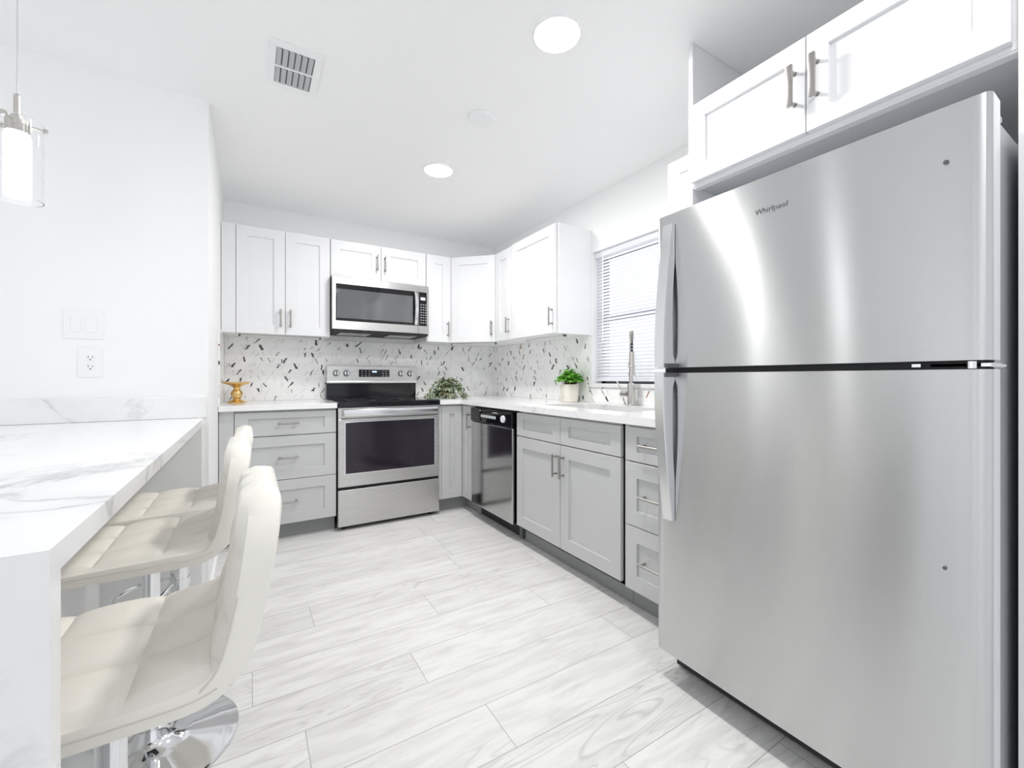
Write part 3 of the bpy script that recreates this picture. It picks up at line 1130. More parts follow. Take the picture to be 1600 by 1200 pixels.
def curved_door(z0, z1):
    """door with slightly bowed front and rounded vertical edges; front skin and door edge"""
    prof = []
    n = 28
    for i in range(n + 1):
        s = i / n
        y = fy0 + (fy1 - fy0) * s
        e = min(s, 1 - s) * (fy1 - fy0)
        rr_ = 0.014
        x = FX + 0.0045 * (abs(2 * s - 1) ** 2.2)
        if e < rr_:
            x += rr_ - math.sqrt(max(rr_ ** 2 - (rr_ - e) ** 2, 0))
        prof.append((x, y))
    # denser at the ends
    prof = sorted(set(prof + [(FX + 0.0045 + 0.014 - math.sqrt(max(0.014 ** 2 - (0.014 - e) ** 2, 0)), fy0 + e) for e in (0.002, 0.005, 0.009)]
                      + [(FX + 0.0045 + 0.014 - math.sqrt(max(0.014 ** 2 - (0.014 - e) ** 2, 0)), fy1 - e) for e in (0.002, 0.005, 0.009)]), key=lambda q: q[1])
    bm = NB()
    lo = [bm.verts.new((x, y, z0)) for x, y in prof]
    hi = [bm.verts.new((x, y, z1)) for x, y in prof]
    lb = [bm.verts.new((1.3445, fy0 + 0.001, z0)), bm.verts.new((1.3445, fy1 - 0.001, z0))]
    hb = [bm.verts.new((1.3445, fy0 + 0.001, z1)), bm.verts.new((1.3445, fy1 - 0.001, z1))]
    for i in range(len(prof) - 1):
        bm.faces.new((lo[i], lo[i + 1], hi[i + 1], hi[i]))
    f1 = bm.faces.new((lb[0], lo[0], hi[0], hb[0])); f1.material_index = 1
    f2 = bm.faces.new((lo[-1], lb[1], hb[1], hi[-1])); f2.material_index = 1
    bm.faces.new((lb[1], lb[0], hb[0], hb[1]))
    bm.faces.new(lo[::-1] + [lb[0], lb[1]])
    bm.faces.new(hi + [hb[1], hb[0]])
    return bm


fd = emit('freezer_door', curved_door(1.123, 1.668), [M['fridge_steel'], M['gasket']], fr, angle=0.5)
rd = emit('fridge_door', curved_door(0.105, 1.104), [M['fridge_steel'], M['gasket']], fr, angle=0.5)
bm = NB(); box(bm, 1.30, 1.36, 0.25, 1.045, 1.1045, 1.1225)
emit('door_gap_trim', bm, M['dark'], fr)


def fridge_handle(z_far, z_gap, parent):
    """bowed flat bar: stands proud at the gap end and meets the door at the far end"""
    bm = NB()
    n = 22
    ya, yb = 0.986, 1.022
    rings = []
    for i in range(n + 1):
        s = i / n
        z = z_far + (z_gap - z_far) * s
        out = 0.010 + 0.047 * math.sin(s * PI / 2 * 1.08)
        back = 0.0005 if s < 0.03 else 0.001 + max(0.0, out - 0.030) * (0.30 + 0.7 * (1 - s))
        if s > 0.93:
            back = 0.0005
        ybk = 0.962 if s > .0 else ya
        xf, xb = FX - out, FX - back + 0.002
        rings.append([bm.verts.new(q) for q in ((xf, ya, z), (xf, yb, z), (xf + 0.006, yb + 0.003, z), (xb, yb + 0.002, z), (xb, ya - 0.004, z), (xf + 0.006, ya - 0.003, z))])
    for A_, B_ in zip(rings, rings[1:]):
        for k in range(6):
            bm.faces.new((A_[k], A_[(k + 1) % 6], B_[(k + 1) % 6], B_[k]))
    bm.faces.new(rings[0]); bm.faces.new(rings[-1])
    h = emit('handle', bm, M['handle_steel'], parent, angle=0.5)
    bm = NB()
    dz = 0.014 if z_gap > z_far else -0.014
    za, zc = sorted((z_gap - dz, z_gap + dz * 0.02))
    box(bm, FX - 0.049, FX + 0.001, 0.976, 1.020, za, zc)
    return h


fridge_handle(1.628, 1.1232, fd)
fridge_handle(0.585, 1.1038, rd)
for (par, z0, z1) in ((fd, 1.1225, 1.137), (rd, 1.090, 1.1045)):
    bm = NB(); box(bm, FX - 0.050, FX + 0.004, 0.974, 0.9835, z0, z1, 0.001)
    e = emit('handle_cap', bm, M['gap_grey'], par)
lettering('Whirlpool', 0.0215, frame_mat((FX - 0.0002, 0.656, 1.571), RX), fd, M['gap_grey'])
bm = NB()
tube(bm, [(FX - 0.001, 0.656 + 0.022 * math.cos(a), 1.571 + 0.0075 * math.sin(a) - 0.001) for a in [PI * 0.9 + k * PI * 1.0 / 10 for k in range(11)]], 0.0009, 6)
emit('logo_swoosh', bm, M['handle_steel'], fd)
bm = NB(); cyl(bm, (FX + 0.004, 0.296, 1.548), (FX - 0.0005, 0.296, 1.548), 0.0046, n=16)
e = emit('plug', bm, M['gap_grey'], fd)
bm = NB(); cyl(bm, (FX + 0.004, 0.298, 0.678), (FX - 0.0002, 0.298, 0.678), 0.0036, n=16)
e = emit('plug', bm, M['gap_grey'], rd)
# hinges
bm = NB()
box(bm, 1.30, 1.43, 0.235, 0.330, 1.1085, 1.1185, 0.002)
cyl(bm, (1.292, 0.262, 1.106), (1.292, 0.262, 1.121), 0.008, n=14)
box(bm, 1.285, 1.31, 0.34, 0.356, 1.1095, 1.118, 0.001)
emit('middle_hinge', bm, M['chrome'], fr)
bm = NB()
box(bm, 1.30, 1.44, 0.244, 0.32, 1.6555, 1.672, 0.004)
emit('top_hinge', bm, M['fridge_side'], fr)
bm = NB(); box(bm, 1.372, 1.40, 0.245, 1.05, 0.012, 0.0995)
emit('kick_grille', bm, M['dark'], fr)
for q in (0.28, 1.015):
    for qx_ in (1.42, 1.98):
        bm = NB(); cyl(bm, (qx_, q, 0), (qx_, q, 0.061), 0.02, n=14)
        emit('foot', bm, M['dark'], fr)

# ------------------------------------------------------------------ BAR STOOLS


def resample(pts, n):
    P = [Vector(q) for q in pts]
    # smooth with Catmull-Rom then resample by arc length
    dense = []
    for i in range(len(P) - 1):
        p0 = P[max(i - 1, 0)]; p1 = P[i]; p2 = P[i + 1]; p3 = P[min(i + 2, len(P) - 1)]
        for k in range(12):
            u = k / 12
            dense.append(0.5 * ((2 * p1) + (p2 - p0) * u + (2 * p0 - 5 * p1 + 4 * p2 - p3) * u * u + (3 * p1 - p0 - 3 * p2 + p3) * u ** 3))
    dense.append(P[-1])
    Ls = [0]
    for a, b in zip(dense, dense[1:]):
        Ls.append(Ls[-1] + (b - a).length)
    out = []
    for i in range(n + 1):
        tgt = Ls[-1] * i / n
        k = 0
        while k < len(Ls) - 2 and Ls[k + 1] < tgt:
            k += 1
        u = (tgt - Ls[k]) / max(Ls[k + 1] - Ls[k], 1e-9)
        out.append(dense[k].lerp(dense[k + 1], u))
    return out, Ls[-1]


def pad_bm(profile, W, gus, puff, cells_s, cells_w, r_start, r_end, ns=54, nw=42, flip=1, n0=None, n1=None, round_end=0, gus1=None, open_start=False, open_end=False):
    """upholstered pad swept along a profile in xz: flat outer skin, gusset, tufted inner skin"""
    pts, L = resample([(x, 0, z) for x, z in profile], ns)
    bm = NB()
    top, bot = [], []
    for i, p in enumerate(pts):
        s = i / ns
        d = (pts[min(i + 1, ns)] - pts[max(i - 1, 0)]).normalized()
        nrm = Vector((-d.z, 0, d.x)) * flip
        if n1 is not None and s > 0.85:
            nrm = nrm.lerp(Vector((n1[0], 0, n1[1])), (s - 0.85) / 0.15 * 0.5).normalized()
        ds, de = (9.0 if open_start else s * L), (9.0 if open_end else (1 - s) * L)
        hw = W / 2
        for dd, rr_ in ((ds, r_start), (de, r_end)):
            if dd < rr_:
                hw = min(hw, W / 2 - rr_ + math.sqrt(max(rr_ ** 2 - (rr_ - dd) ** 2, 0)))
        rowt, rowb = [], []
        for j in range(nw + 1):
            w = -1 + 2 * j / nw
            y = w * hw
            edge = min(ds, de, (1 - abs(w)) * hw)
            q = abs(math.sin(PI * cells_s * s)) ** 0.42 * abs(math.sin(PI * cells_w * (w + 1) / 2)) ** 0.42
            g_ = gus + ((gus1 if gus1 is not None else gus) - gus) * s
            h = g_ + puff * q
            if edge < 0.012:
                h = g_ - 0.005 * (1 - edge / 0.012)
            lo_ = 0.004 * (1 - min(edge / 0.02, 1))
            re_ = round_end
            if re_ and de < re_:
                cut = re_ - math.sqrt(max(re_ ** 2 - (re_ - de) ** 2, 0))
                h -= cut * 0.55
                lo_ = max(lo_, cut * 0.8)
            rowt.append(bm.verts.new(p + nrm * h + Vector((0, y, 0))))
            rowb.append(bm.verts.new(p + Vector((0, y * 0.985, 0)) + nrm * lo_))
        top.append(rowt)
        bot.append(rowb)
    for i in range(ns):
        for j in range(nw):
            bm.faces.new((top[i][j], top[i + 1][j], top[i + 1][j + 1], top[i][j + 1]))
            bm.faces.new((bot[i][j], bot[i][j + 1], bot[i + 1][j + 1], bot[i + 1][j]))
    border = [(0, j) for j in range(nw)] + [(i, nw) for i in range(ns)] + [(ns, j) for j in range(nw, 0, -1)] + [(i, 0) for i in range(ns, 0, -1)]
    # gusset with a slight bulge
    mid = []
    cen = pts[ns // 2]
    for (i, j) in border:
        a, b = top[i][j].co, bot[i][j].co
        m_ = a.lerp(b, 0.45)
        yy = 0.004 * (1 if j == nw else -1 if j == 0 else 0)
        mid.append(bm.verts.new(m_ + Vector((0, yy, 0))))
    nb = len(border)
    for k in range(nb):
        k2 = (k + 1) % nb
        a, b = border[k], border[k2]
        bm.faces.new((top[a[0]][a[1]], top[b[0]][b[1]], mid[k2], mid[k]))
        bm.faces.new((mid[k], mid[k2], bot[b[0]][b[1]], bot[a[0]][a[1]]))
    return bm


def make_stool():
    root = thing('bar_stool', '', 'bar stool', (0, 0, 0), 'ivory bar stools along the breakfast bar')
    X = 0.21   # local x = world x + 0.21
    seat_prof = [(-0.225 + 0, 0.585), (-0.19, 0.578), (-0.08, 0.577), (0.06, 0.577), (0.125, 0.579), (0.160, 0.589), (0.1815, 0.6035)]
    back_prof = [(0.1825, 0.6045), (0.202, 0.627), (0.217, 0.672), (0.230, 0.735), (0.240, 0.790), (0.249, 0.845), (0.255, 0.895)]
    emit('seat', pad_bm(seat_prof, 0.385, 0.036, 0.015, 3, 3, 0.05, 0.0, gus1=0.047, open_end=True), M['leather'], root, angle=0.95)
    emit('backrest', pad_bm(back_prof, 0.385, 0.047, 0.014, 3, 3, 0.0, 0.125, round_end=0.035, gus1=0.056, open_start=True), M['leather'], root, angle=0.95)
    # double stitching as fine piping along the gusset, both sides
    for sy in (-1, 1):
        for prof_, off_ in ((back_prof[:-3], (-0.044, sy * 0.1955, 0.010)), (seat_prof[1:-1], (0, sy * 0.1955, 0.024))):
            pts, L = resample([(x, 0, z) for x, z in prof_], 24)
            bm = NB()
            tube(bm, [q + Vector(off_) for q in pts], 0.0010, 5)
            emit('stitching', bm, M['leather_seam'], root)
    bm = NB(); box(bm, -0.10, 0.10, -0.10, 0.10, 0.553, 0.5765, 0.006)
    emit('seat_plate', bm, M['black'], root)
    bm = NB()
    cyl(bm, (0, 0, 0.03), (0, 0, 0.36), 0.030, n=28)
    cyl(bm, (0, 0, 0.355), (0, 0, 0.366), 0.033, n=28)
    cyl(bm, (0, 0, 0.36), (0, 0, 0.555), 0.0215, n=28)
    emit('column', bm, M['chrome'], root, angle=0.6)
    bm = NB()
    lathe(bm, 0, 0, [(0.215, 0.0), (0.218, 0.006), (0.216, 0.011), (0.17, 0.017), (0.10, 0.026), (0.06, 0.036), (0.042, 0.052), (0.036, 0.075)], 56)
    emit('base', bm, M['chrome'], root, angle=0.8)
    bm = NB()
    pts = []
    for k in range(21):
        a = -PI / 2 + PI * k / 20
        pts.append((-0.10 - 0.10 * math.cos(a), 0.125 * math.sin(a), 0.245))
    pts = [(-0.02, -0.02, 0.275), (-0.06, -0.105, 0.25)] + pts + [(-0.06, 0.105, 0.25), (-0.02, 0.02, 0.275)]
    tube(bm, pts, 0.0095, 10)
    cyl(bm, (0, 0, 0.262), (0, 0, 0.29), 0.034, n=24)
    emit('footrest', bm, M['chrome'], root, angle=0.7)
    bm = NB()
    tube(bm, [(0.0, 0.02, 0.545), (0.02, 0.10, 0.543), (0.03, 0.16, 0.535), (0.032, 0.185, 0.53)], 0.005, 8)
    emit('height_lever', bm, M['chrome'], root, angle=0.7)
    return root


st = make_stool()
st['label'] = 'nearest ivory tufted bar stool, beside the waterfall end of breakfast bar'
spots = [(-0.203, 0.985, 0.0, None), (-0.247, 1.615, math.radians(0.0), 'middle ivory tufted bar stool at the breakfast bar'),
         (-0.24, 2.155, math.radians(0.0), 'farthest ivory tufted bar stool, next to the switch wall')]
for i, (x, y, a, lab) in enumerate(spots):
    o = st if i == 0 else copy_tree(st)
    o.location = (x, y, 0.0)
    o.rotation_euler = (0, 0, a)
    if lab:
        o['label'] = lab
    if i == 2:      # its gas lift stands a little lower
        for ch in o.children:
            if ch.name.split('.')[0] in ('seat', 'backrest', 'stitching', 'seat_plate', 'height_lever'):
                ch.location.z -= 0.02

# ------------------------------------------------------------------ PENDANT
PXc, PYc = -0.55, 1.727
pd = thing('pendant_light', 'clear glass pendant with lit crystal core hanging over the breakfast bar', 'pendant light', (PXc, PYc, 1.57))
bm = NB(); cyl(bm, (PXc, PYc, 1.87), (PXc, PYc, CEIL - 0.021), 0.0022, n=8)
emit('cord', bm, M['gasket'], pd)
bm = NB(); lathe(bm, PXc, PYc, [(0.055, CEIL - 0.022), (0.06, CEIL - 0.018), (0.06, CEIL - 0.001)], 28)
emit('canopy', bm, M['nickel'], pd)
bm = NB(); lathe(bm, PXc, PYc, [(0.013, 1.80), (0.013, 1.812), (0.0075, 1.815), (0.0075, 1.868), (0.004, 1.873)], 18)
emit('stem', bm, M['nickel'], pd, angle=0.6)
bm = NB(); lathe(bm, PXc, PYc, [(0.024, 1.765), (0.024, 1.7995), (0.012, 1.80)], 24)
emit('socket_cap', bm, M['nickel'], pd, angle=0.6)
bm = NB()
for k in range(3):
    a = 2 * PI * k / 3 + 0.35
    cyl(bm, (PXc + 0.02 * math.cos(a), PYc + 0.02 * math.sin(a), 1.792), (PXc + 0.052 * math.cos(a), PYc + 0.052 * math.sin(a), 1.792), 0.003, n=8)
    cyl(bm, (PXc + 0.050 * math.cos(a), PYc + 0.050 * math.sin(a), 1.792), (PXc + 0.058 * math.cos(a), PYc + 0.058 * math.sin(a), 1.792), 0.007, n=10)
emit('shade_holder', bm, M['nickel'], pd)
bm = NB()
lathe(bm, PXc, PYc, [(0.0, 1.588), (0.024, 1.588), (0.027, 1.592), (0.027, 1.755), (0.024, 1.764), (0.0, 1.764)], 28, False)
emit('crystal_core', bm, M['crystal'], pd, angle=0.6)
bm = NB()
lathe(bm, PXc, PYc, [(0.049, 1.580), (0.051, 1.580), (0.051, 1.800), (0.049, 1.800), (0.049, 1.580)], 40, False)
emit('glass_shade', bm, M['glass'], pd, angle=0.6)
pl = bpy.data.lights.new('pendant_bulb', 'POINT'); pl.energy = 1.2; pl.shadow_soft_size = 0.04
po = bpy.data.objects.new('pendant_bulb', pl); COL.objects.link(po); po.location = (PXc, PYc, 1.52)

p2 = copy_tree(pd)
p2.location = (PXc, 1.16, 1.57)
p2['label'] = 'second glass pendant over the near end of breakfast bar, beyond the photo edge'
pd['group'] = p2['group'] = 'pendants over the breakfast bar'
po2 = po.copy(); COL.objects.link(po2); po2.location = (PXc, 1.16, 1.52)

# ------------------------------------------------------------------ CEILING FIXTURES
for (x, y), lab in zip(CANS, ('round lit ceiling light nearest the fridge', 'round lit ceiling light deeper in kitchen toward the microwave')):
    c = thing('ceiling_light', lab, 'ceiling light', (x, y, CEIL - 0.012), 'recessed ceiling lights')
    bm = NB(); lathe(bm, x, y, [(0.095, CEIL - 0.0005), (0.094, CEIL - 0.006), (0.089, CEIL - 0.010), (0.087, CEIL - 0.006), (0.087, CEIL - 0.0005)], 40, False)
    emit('trim_ring', bm, M['smoke_ring'], c, smooth=True)
    bm = NB(); lathe(bm, x, y, [(0.0865, CEIL - 0.0045), (0.0865, CEIL - 0.0085), (0.04, CEIL - 0.0115)], 40)
    emit('diffuser', bm, M['lamp'], c)
bm = NB(); lathe(bm, 1.01, 1.943, [(0.070, CEIL - 0.0005), (0.070, CEIL - 0.010), (0.064, CEIL - 0.015), (0.0001, CEIL - 0.016)], 40)
tag(emit('ceiling_cover', bm, M['smoke_ring'], angle=0.6), 'blank round white cover plate on ceiling between the two lights', 'cover plate')
# supply vent
v = thing('ceiling_vent', 'white louvred supply vent in the ceiling at upper left', 'vent', (0.16, 2.06, CEIL - 0.01))
vx0, vx1, vy0, vy1 = 0.060, 0.262, 1.910, 2.208
bm = NB()
zc0, zc1 = CEIL - 0.008, CEIL - 0.0005
for a in ((vx0, vx1, vy0, vy0 + 0.032), (vx0, vx1, vy1 - 0.032, vy1), (vx0, vx0 + 0.03, vy0 + 0.032, vy1 - 0.032), (vx1 - 0.03, vx1, vy0 + 0.032, vy1 - 0.032),
          (vx0 + 0.03, vx1 - 0.03, 2.054, 2.066)):
    box(bm, a[0], a[1], a[2], a[3], zc0, zc1, 0.001)
emit('frame', bm, M['plate'], v)
bm = NB(); box(bm, vx0 + 0.028, vx1 - 0.028, vy0 + 0.03, vy1 - 0.03, CEIL - 0.0022, CEIL - 0.0004)
e = emit('duct', bm, M['gap_grey'], v)
for ya, yb in ((vy0 + 0.033, 2.053), (2.067, vy1 - 0.033)):
    for i in range(6):
        xc = vx0 + 0.041 + i * 0.0235
        bm = NB()
        q = [bm.verts.new(c_) for c_ in ((xc + 0.0085, ya, CEIL - 0.0105), (xc - 0.0095, ya, CEIL - 0.0055), (xc - 0.0095, yb, CEIL - 0.0055), (xc + 0.0085, yb, CEIL - 0.0105))]
        f = bm.faces.new(q)
        bmesh.ops.solidify(bm, geom=[f], thickness=0.0012)
        emit('louvre', bm, M['plate'], v)

# ------------------------------------------------------------------ WALL PLATES


def outlet(root, m4, w, h):
    """duplex outlet; m4 has local -y facing the room, origin at plate centre"""
    bm = NB(); xform_box(bm, m4, -w / 2, w / 2, -0.005, 0, -h / 2, h / 2, 0.0018)
    emit('plate', bm, M['plate'], root)
    for sz in (-0.02, 0.02):
        bm = NB(); xform_box(bm, m4, -0.016, 0.016, -0.0066, -0.0051, sz - 0.014, sz + 0.014, 0.0005)
        f = emit('socket', bm, M['plate'], root)
        bm = NB()
        xform_box(bm, m4, -0.0075, -0.0055, -0.0072, -0.0067, sz - 0.001, sz + 0.008)
        xform_box(bm, m4, 0.0055, 0.0075, -0.0072, -0.0067, sz - 0.001, sz + 0.007)
        xform_box(bm, m4, -0.0025, 0.0025, -0.0072, -0.0067, sz - 0.010, sz - 0.006)
        emit('slots', bm, M['slot'], f)


o = thing('wall_outlet', 'white duplex outlet on marble tile above the gold pedestal', 'outlet', (0.008, WY - 0.009, 1.12))
outlet(o, frame_mat((0.008, WY - 0.0095, 1.12), BX), 0.078, 0.122)
o = thing('wall_outlet', 'white switch plate on the tiled back wall right of the trailing plant', 'outlet', (1.908, WY - 0.009, 1.105))
m4 = frame_mat((1.908, WY - 0.0095, 1.105), BX)
bm = NB(); xform_box(bm, m4, -0.038, 0.038, -0.005, 0, -0.062, 0.062, 0.0018)
emit('plate', bm, M['plate'], o)
bm = NB(); xform_box(bm, m4, -0.016, 0.016, -0.0075, -0.0051, -0.033, 0.033, 0.001)
emit('rocker', bm, M['plate'], o)

o = thing('light_switch', 'white double rocker light switch on the wall above breakfast bar', 'light switch', (-0.606, LY, 1.316))
m4 = frame_mat((-0.606, LY - 0.0003, 1.316), BX)
bm = NB(); xform_box(bm, m4, -0.063, 0.063, -0.006, 0, -0.062, 0.062, 0.0022)
emit('plate', bm, M['plate'], o)
for s in (-1, 1):
    bm = NB()
    box(bm, s * 0.0235 - 0.0165, s * 0.0235 + 0.0165, -0.0105, -0.0062, -0.033, 0.033, 0.001)
    for q in bm.verts:
        if q.co.y < -0.008:
            q.co.y += s * 0.02 * q.co.z + 0.001
    bmesh.ops.transform(bm, matrix=m4, verts=bm.verts)
    emit('rocker', bm, M['plate'], o)
o = thing('wall_outlet', 'white safety outlet with test buttons just below the light switch', 'outlet', (-0.585, LY, 1.154))
outlet(o, frame_mat((-0.585, LY - 0.0003, 1.154), BX), 0.080, 0.128)
m4 = frame_mat((-0.585, LY - 0.0003, 1.154), BX)
bm = NB(); xform_box(bm, m4, -0.009, 0.009, -0.0070, -0.0051, -0.0045, 0.0045, 0.0005)
emit('test_button', bm, M['plate'], o)

# ------------------------------------------------------------------ BLIND
bl = thing('window_blind', 'white horizontal slat blind hanging in the window above the sink', 'blind', (WX + 0.05, 1.89, 1.05))
BY0, BY1 = W0 + 0.006, W1 - 0.012
BXc = WX + 0.038
bm = NB(); box(bm, BXc - 0.024, BXc + 0.024, BY0, BY1, WZ1 - 0.045, WZ1 - 0.008, 0.003)
emit('headrail', bm, M['blind'], bl)
bm = NB()
nsl = 38
for i in range(nsl):
    zc = WZ1 - 0.060 - i * (WZ1 - 0.060 - 1.092) / (nsl - 1)
    th = math.radians(57)
    hw = 0.0125
    ptsA = []
    for k in range(5):
        u_ = -1 + k / 2
        ptsA.append((BXc + u_ * hw * math.cos(th), zc + u_ * hw * math.sin(th) + 0.0015 * (1 - u_ * u_)))
    A_ = [bm.verts.new((x, BY0, z)) for x, z in ptsA]
    B_ = [bm.verts.new((x, BY1, z)) for x, z in ptsA]
    fs = [bm.faces.new((A_[k], A_[k + 1], B_[k + 1], B_[k])) for k in range(4)]
    bmesh.ops.solidify(bm, geom=fs, thickness=0.0008)
emit('slats', bm, M['blind'], bl)
bm = NB(); box(bm, BXc - 0.014, BXc + 0.014, BY0, BY1, 1.066, 1.080, 0.003)
emit('bottom_rail', bm, M['blind'], bl)
bm = NB()
for yy in (2.20, 1.62):
    for xx in (BXc - 0.0165, BXc + 0.0165):
        cyl(bm, (xx, yy, 1.08), (xx, yy, WZ1 - 0.045), 0.0009, n=6)
emit('ladder_cord', bm, M['blind'], bl)
bm = NB(); cyl(bm, (BXc - 0.030, 2.255, 1.35), (BXc - 0.030, 2.255, WZ1 - 0.05), 0.004, n=8)
emit('tilt_wand', bm, M['plate'], bl)

# ------------------------------------------------------------------ FAUCET
fx, fy = 2.066, 1.925
f = thing('kitchen_faucet', 'brushed nickel spring-neck kitchen faucet in front of the window', 'faucet', (fx, fy, CT1))
bm = NB()
lathe(bm, fx, fy, [(0.028, CT1 + 0.0005), (0.028, CT1 + 0.006), (0.0225, CT1 + 0.008), (0.0225, CT1 + 0.135), (0.016, CT1 + 0.142)], 28)
emit('body', bm, M['nickel'], f, angle=0.6)
bm = NB()
cyl(bm, (fx, fy + 0.02, CT1 + 0.075), (fx, fy + 0.075, CT1 + 0.075), 0.021, n=24)
cyl(bm, (fx, fy + 0.075, CT1 + 0.075), (fx, fy + 0.080, CT1 + 0.075), 0.018, n=24)
tube(bm, [(fx, fy + 0.062, CT1 + 0.09), (fx - 0.012, fy + 0.085, CT1 + 0.12), (fx - 0.02, fy + 0.105, CT1 + 0.155)], 0.005, 10)
emit('lever_handle', bm, M['nickel'], f, angle=0.6)
bm = NB()
cyl(bm, (fx, fy, CT1 + 0.142), (fx, fy, CT1 + 0.27), 0.0125, n=20)
cyl(bm, (fx, fy, CT1 + 0.255), (fx, fy, CT1 + 0.275), 0.0165, n=20)
emit('riser', bm, M['nickel'], f, angle=0.6)
# spring arch over towards the sink
SD = Vector((-0.70, -0.714, 0)).normalized()   # the spout is swung out over the sink corner
arc = []
for k in range(41):
    a = PI * k / 40
    arc.append(Vector((fx, fy, CT1 + 0.395 + 0.065 * math.sin(a))) + SD * (0.065 - 0.065 * math.cos(a)))
arc = [Vector((fx, fy, CT1 + 0.275 + 0.012 * k)) for k in range(10)] + arc + [Vector((fx, fy, CT1 + 0.395 - 0.012 * k)) + SD * 0.13 for k in range(1, 6)]
bm = NB(); tube(bm, arc, 0.0062, 10)
emit('hose', bm, M['black'], f, smooth=True)
bm = NB()
dense = []
for a_, b_ in zip(arc, arc[1:]):
    for k in range(6):
        dense.append(a_.lerp(b_, k / 6))
hel = []
for i, q in enumerate(dense):
    d_ = (dense[min(i + 1, len(dense) - 1)] - dense[max(i - 1, 0)]).normalized()
    n1_ = SD.cross(Vector((0, 0, 1))); n2_ = d_.cross(n1_).normalized()
    a = i * 0.62
    hel.append(q + (n1_ * math.cos(a) + n2_ * math.sin(a)) * 0.0105)
tube(bm, hel, 0.0021, 6)
emit('spring', bm, M['nickel'], f, smooth=True)
bm = NB()
hx, hy = fx + SD.x * 0.13, fy + SD.y * 0.13
cyl(bm, (hx, hy, CT1 + 0.335), (hx, hy, CT1 + 0.205), 0.0155, 0.018, n=20)
cyl(bm, (hx, hy, CT1 + 0.205), (hx, hy, CT1 + 0.19), 0.021, n=20)
emit('spray_head', bm, M['nickel'], f, angle=0.6)
bm = NB()
tube(bm, [(fx, fy, CT1 + 0.235), (fx + SD.x * 0.06, fy + SD.y * 0.06, CT1 + 0.235), (fx + SD.x * 0.112, fy + SD.y * 0.112, CT1 + 0.245)], 0.006, 10)
tube(bm, [(hx + 0.021 * math.cos(a), hy + 0.021 * math.sin(a), CT1 + 0.245) for a in [k * 2 * PI / 16 for k in range(16)]], 0.004, 8, True)
emit('docking_arm', bm, M['nickel'], f, smooth=True)


# ------------------------------------------------------------------ DECOR


def leaf(bm, uvl, p, direction, up, L, W, fold=0.25):
    d = direction.normalized()
    s = d.cross(up)
    s = s.normalized() if s.length > 1e-4 else d.orthogonal().normalized()
    n = s.cross(d)
    rows = [(0.0, 0.10), (0.3, 0.9), (0.6, 1.0), (0.85, 0.6), (1.0, 0.08)]
    prev = None
    for t_, w in rows:
        c = p + d * L * t_ - n * (0.28 * L * t_ * t_)
        tri = (bm.verts.new(c - s * W * w / 2 + n * fold * W * w / 2), bm.verts.new(c), bm.verts.new(c + s * W * w / 2 + n * fold * W * w / 2))
        if prev:
            for k in range(2):
                fc = bm.faces.new((prev[0][k], prev[0][k + 1], tri[k + 1], tri[k]))
                us = (0.0, 0.5) if k == 0 else (0.5, 1.0)
                for lp, uv in zip(fc.loops, ((us[0], prev[1]), (us[1], prev[1]), (us[1], t_), (us[0], t_))):
                    lp[uvl].uv = uv
        prev = (tri, t_)


def mesh_raw(name, bm, material, parent):
    off = ORIGIN[parent]
    bmesh.ops.translate(bm, verts=bm.verts, vec=-off)
    me = bpy.data.meshes.new(name)
    for f_ in bm.faces:
        f_.smooth = True
    bm.to_mesh(me); bm.free()
    return link(name, me, parent, [material])


# gold pedestal
gx, gy = -0.080, 3.62
g = tag(emit('candle_pedestal', (lambda bm: (lathe(bm, gx, gy, [(0.056, CT1 + 0.0005), (0.058, CT1 + 0.006), (0.050, CT1 + 0.014), (0.030, CT1 + 0.020), (0.024, CT1 + 0.030),
    (0.034, CT1 + 0.048), (0.038, CT1 + 0.064), (0.034, CT1 + 0.080), (0.021, CT1 + 0.094), (0.019, CT1 + 0.104), (0.024, CT1 + 0.110), (0.040, CT1 + 0.122), (0.072, CT1 + 0.134),
    (0.083, CT1 + 0.142), (0.084, CT1 + 0.148), (0.080, CT1 + 0.148), (0.060, CT1 + 0.140), (0.004, CT1 + 0.138)], 40), bm)[1])(NB()), M['gold'], None, angle=0.9),
    'shiny gold candle pedestal on the counter left of the range', 'candle holder')

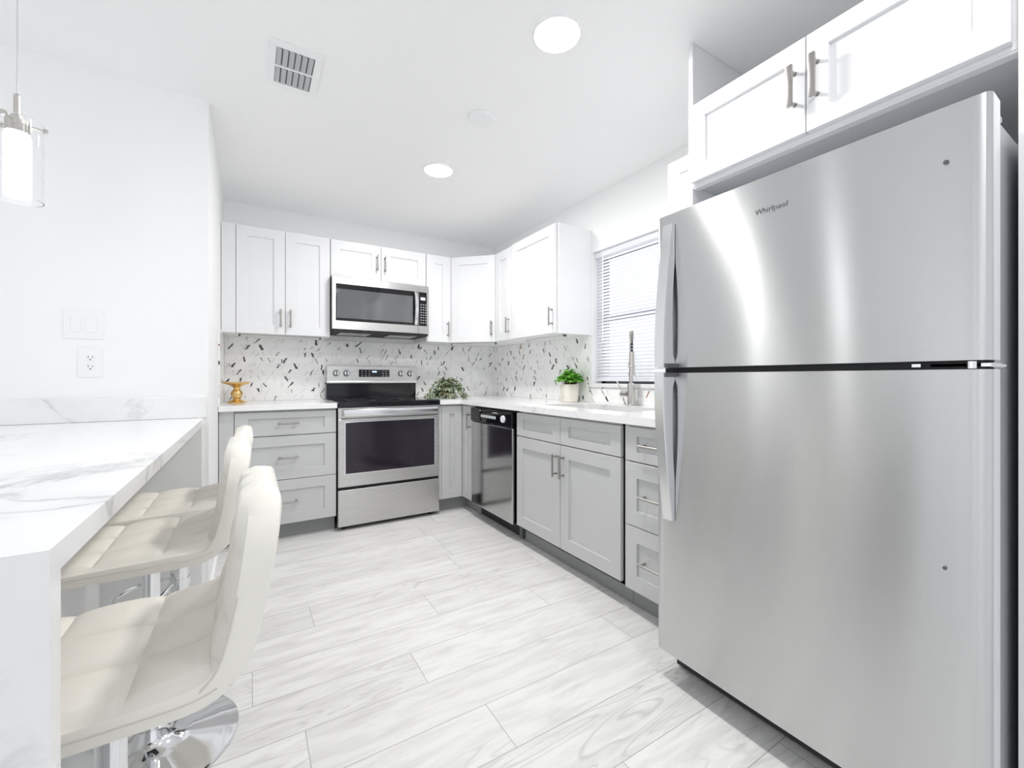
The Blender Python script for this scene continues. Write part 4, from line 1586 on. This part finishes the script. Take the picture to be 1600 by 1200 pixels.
# trailing variegated plant in a small gold pot
tx, ty = 1.515, 3.60
tp = thing('trailing_plant', 'variegated trailing plant in small gold pot right of the range', 'potted plant', (tx, ty, CT1))
bm = NB(); lathe(bm, tx, ty, [(0.032, CT1 + 0.0005), (0.046, CT1 + 0.012), (0.052, CT1 + 0.030), (0.048, CT1 + 0.050), (0.040, CT1 + 0.060), (0.036, CT1 + 0.056)], 28)
emit('pot', bm, M['bronze'], tp, angle=0.8)
bm = NB(); uvl = bm.loops.layers.uv.new('UVMap')
bs = NB()
for i in range(40):
    a = random.uniform(0, 2 * PI)
    reach = random.uniform(0.07, 0.215)
    rise = random.uniform(0.04, 0.12)
    pts = []
    for k in range(9):
        s = k / 8
        z = CT1 + 0.058 + rise * math.sin(PI * min(s * 1.05, 1)) - 0.055 * s * s
        q = Vector((tx + math.cos(a) * reach * s, ty + math.sin(a) * reach * s * 0.85, max(z, CT1 + 0.016)))
        q.y = min(q.y, WY - 0.045)
        q.x = max(q.x, 1.312)
        pts.append(q)
    tube(bs, pts, 0.0013, 5)
    for k in range(2, 9):
        for sgn in (-1, 1):
            d_ = (pts[min(k + 1, 8)] - pts[k - 1]).normalized()
            side = d_.cross(Vector((0, 0, 1)))
            dirn = d_ * 0.5 + side * sgn * random.uniform(0.5, 1.0) + Vector((0, 0, random.uniform(0.0, 0.6)))
            p_ = pts[k].copy()
            leaf(bm, uvl, p_, dirn, Vector((0, random.uniform(-.5, .0), 1)), random.uniform(0.030, 0.046), random.uniform(0.022, 0.033))
for v_ in bm.verts:
    v_.co.y = min(v_.co.y, WY - 0.013)
    v_.co.x = max(v_.co.x, 1.308)
    v_.co.z = max(v_.co.z, CT1 + 0.003)
mesh_raw('foliage', bm, M['leaf_var'], tp)
mesh_raw('vines', bs, M['stem'], tp)

# green plant in a cream pot by the window
qx, qy = 2.015, 2.475
gp = thing('potted_plant', 'bright green bushy plant in a cream marble pot beside the sink', 'potted plant', (qx, qy, CT1))
bm = NB(); lathe(bm, qx, qy, [(0.060, CT1 + 0.0005), (0.064, CT1 + 0.004), (0.069, CT1 + 0.125), (0.068, CT1 + 0.130), (0.062, CT1 + 0.130), (0.060, CT1 + 0.112)], 40)
emit('pot', bm, M['pot_marble'], gp, angle=0.7)
bm = NB(); lathe(bm, qx, qy, [(0.0595, CT1 + 0.113), (0.03, CT1 + 0.117)], 24)
emit('soil', bm, M['soil'], gp)
bm = NB(); uvl = bm.loops.layers.uv.new('UVMap')
bs = NB()
for i in range(95):
    a = random.uniform(0, 2 * PI)
    rad = math.sqrt(random.random()) * 0.098
    top = CT1 + 0.145 + 0.095 * (1 - (rad / 0.10) ** 2) * random.uniform(0.6, 1.05)
    base = Vector((qx + 0.035 * math.cos(a) * rad / 0.1, qy + 0.035 * math.sin(a) * rad / 0.1, CT1 + 0.115))
    tip = Vector((qx + rad * math.cos(a), qy + rad * math.sin(a), top))
    midp = base.lerp(tip, 0.5) + Vector((0, 0, 0.02))
    tube(bs, [base, midp, tip], 0.0012, 5)
    for k in range(9):
        aa = random.uniform(0, 2 * PI)
        p_ = midp.lerp(tip, random.uniform(0.0, 1.0))
        dirn = Vector((math.cos(aa), math.sin(aa), random.uniform(-0.1, 0.8)))
        leaf(bm, uvl, p_, dirn, Vector((random.uniform(-.3, .3), random.uniform(-.3, .3), 1)), random.uniform(0.024, 0.036), random.uniform(0.015, 0.023))
for v_ in bm.verts:
    v_.co.x = min(v_.co.x, WX - 0.012)
mesh_raw('foliage', bm, M['leaf_green'], gp)
mesh_raw('stems', bs, M['stem'], gp)
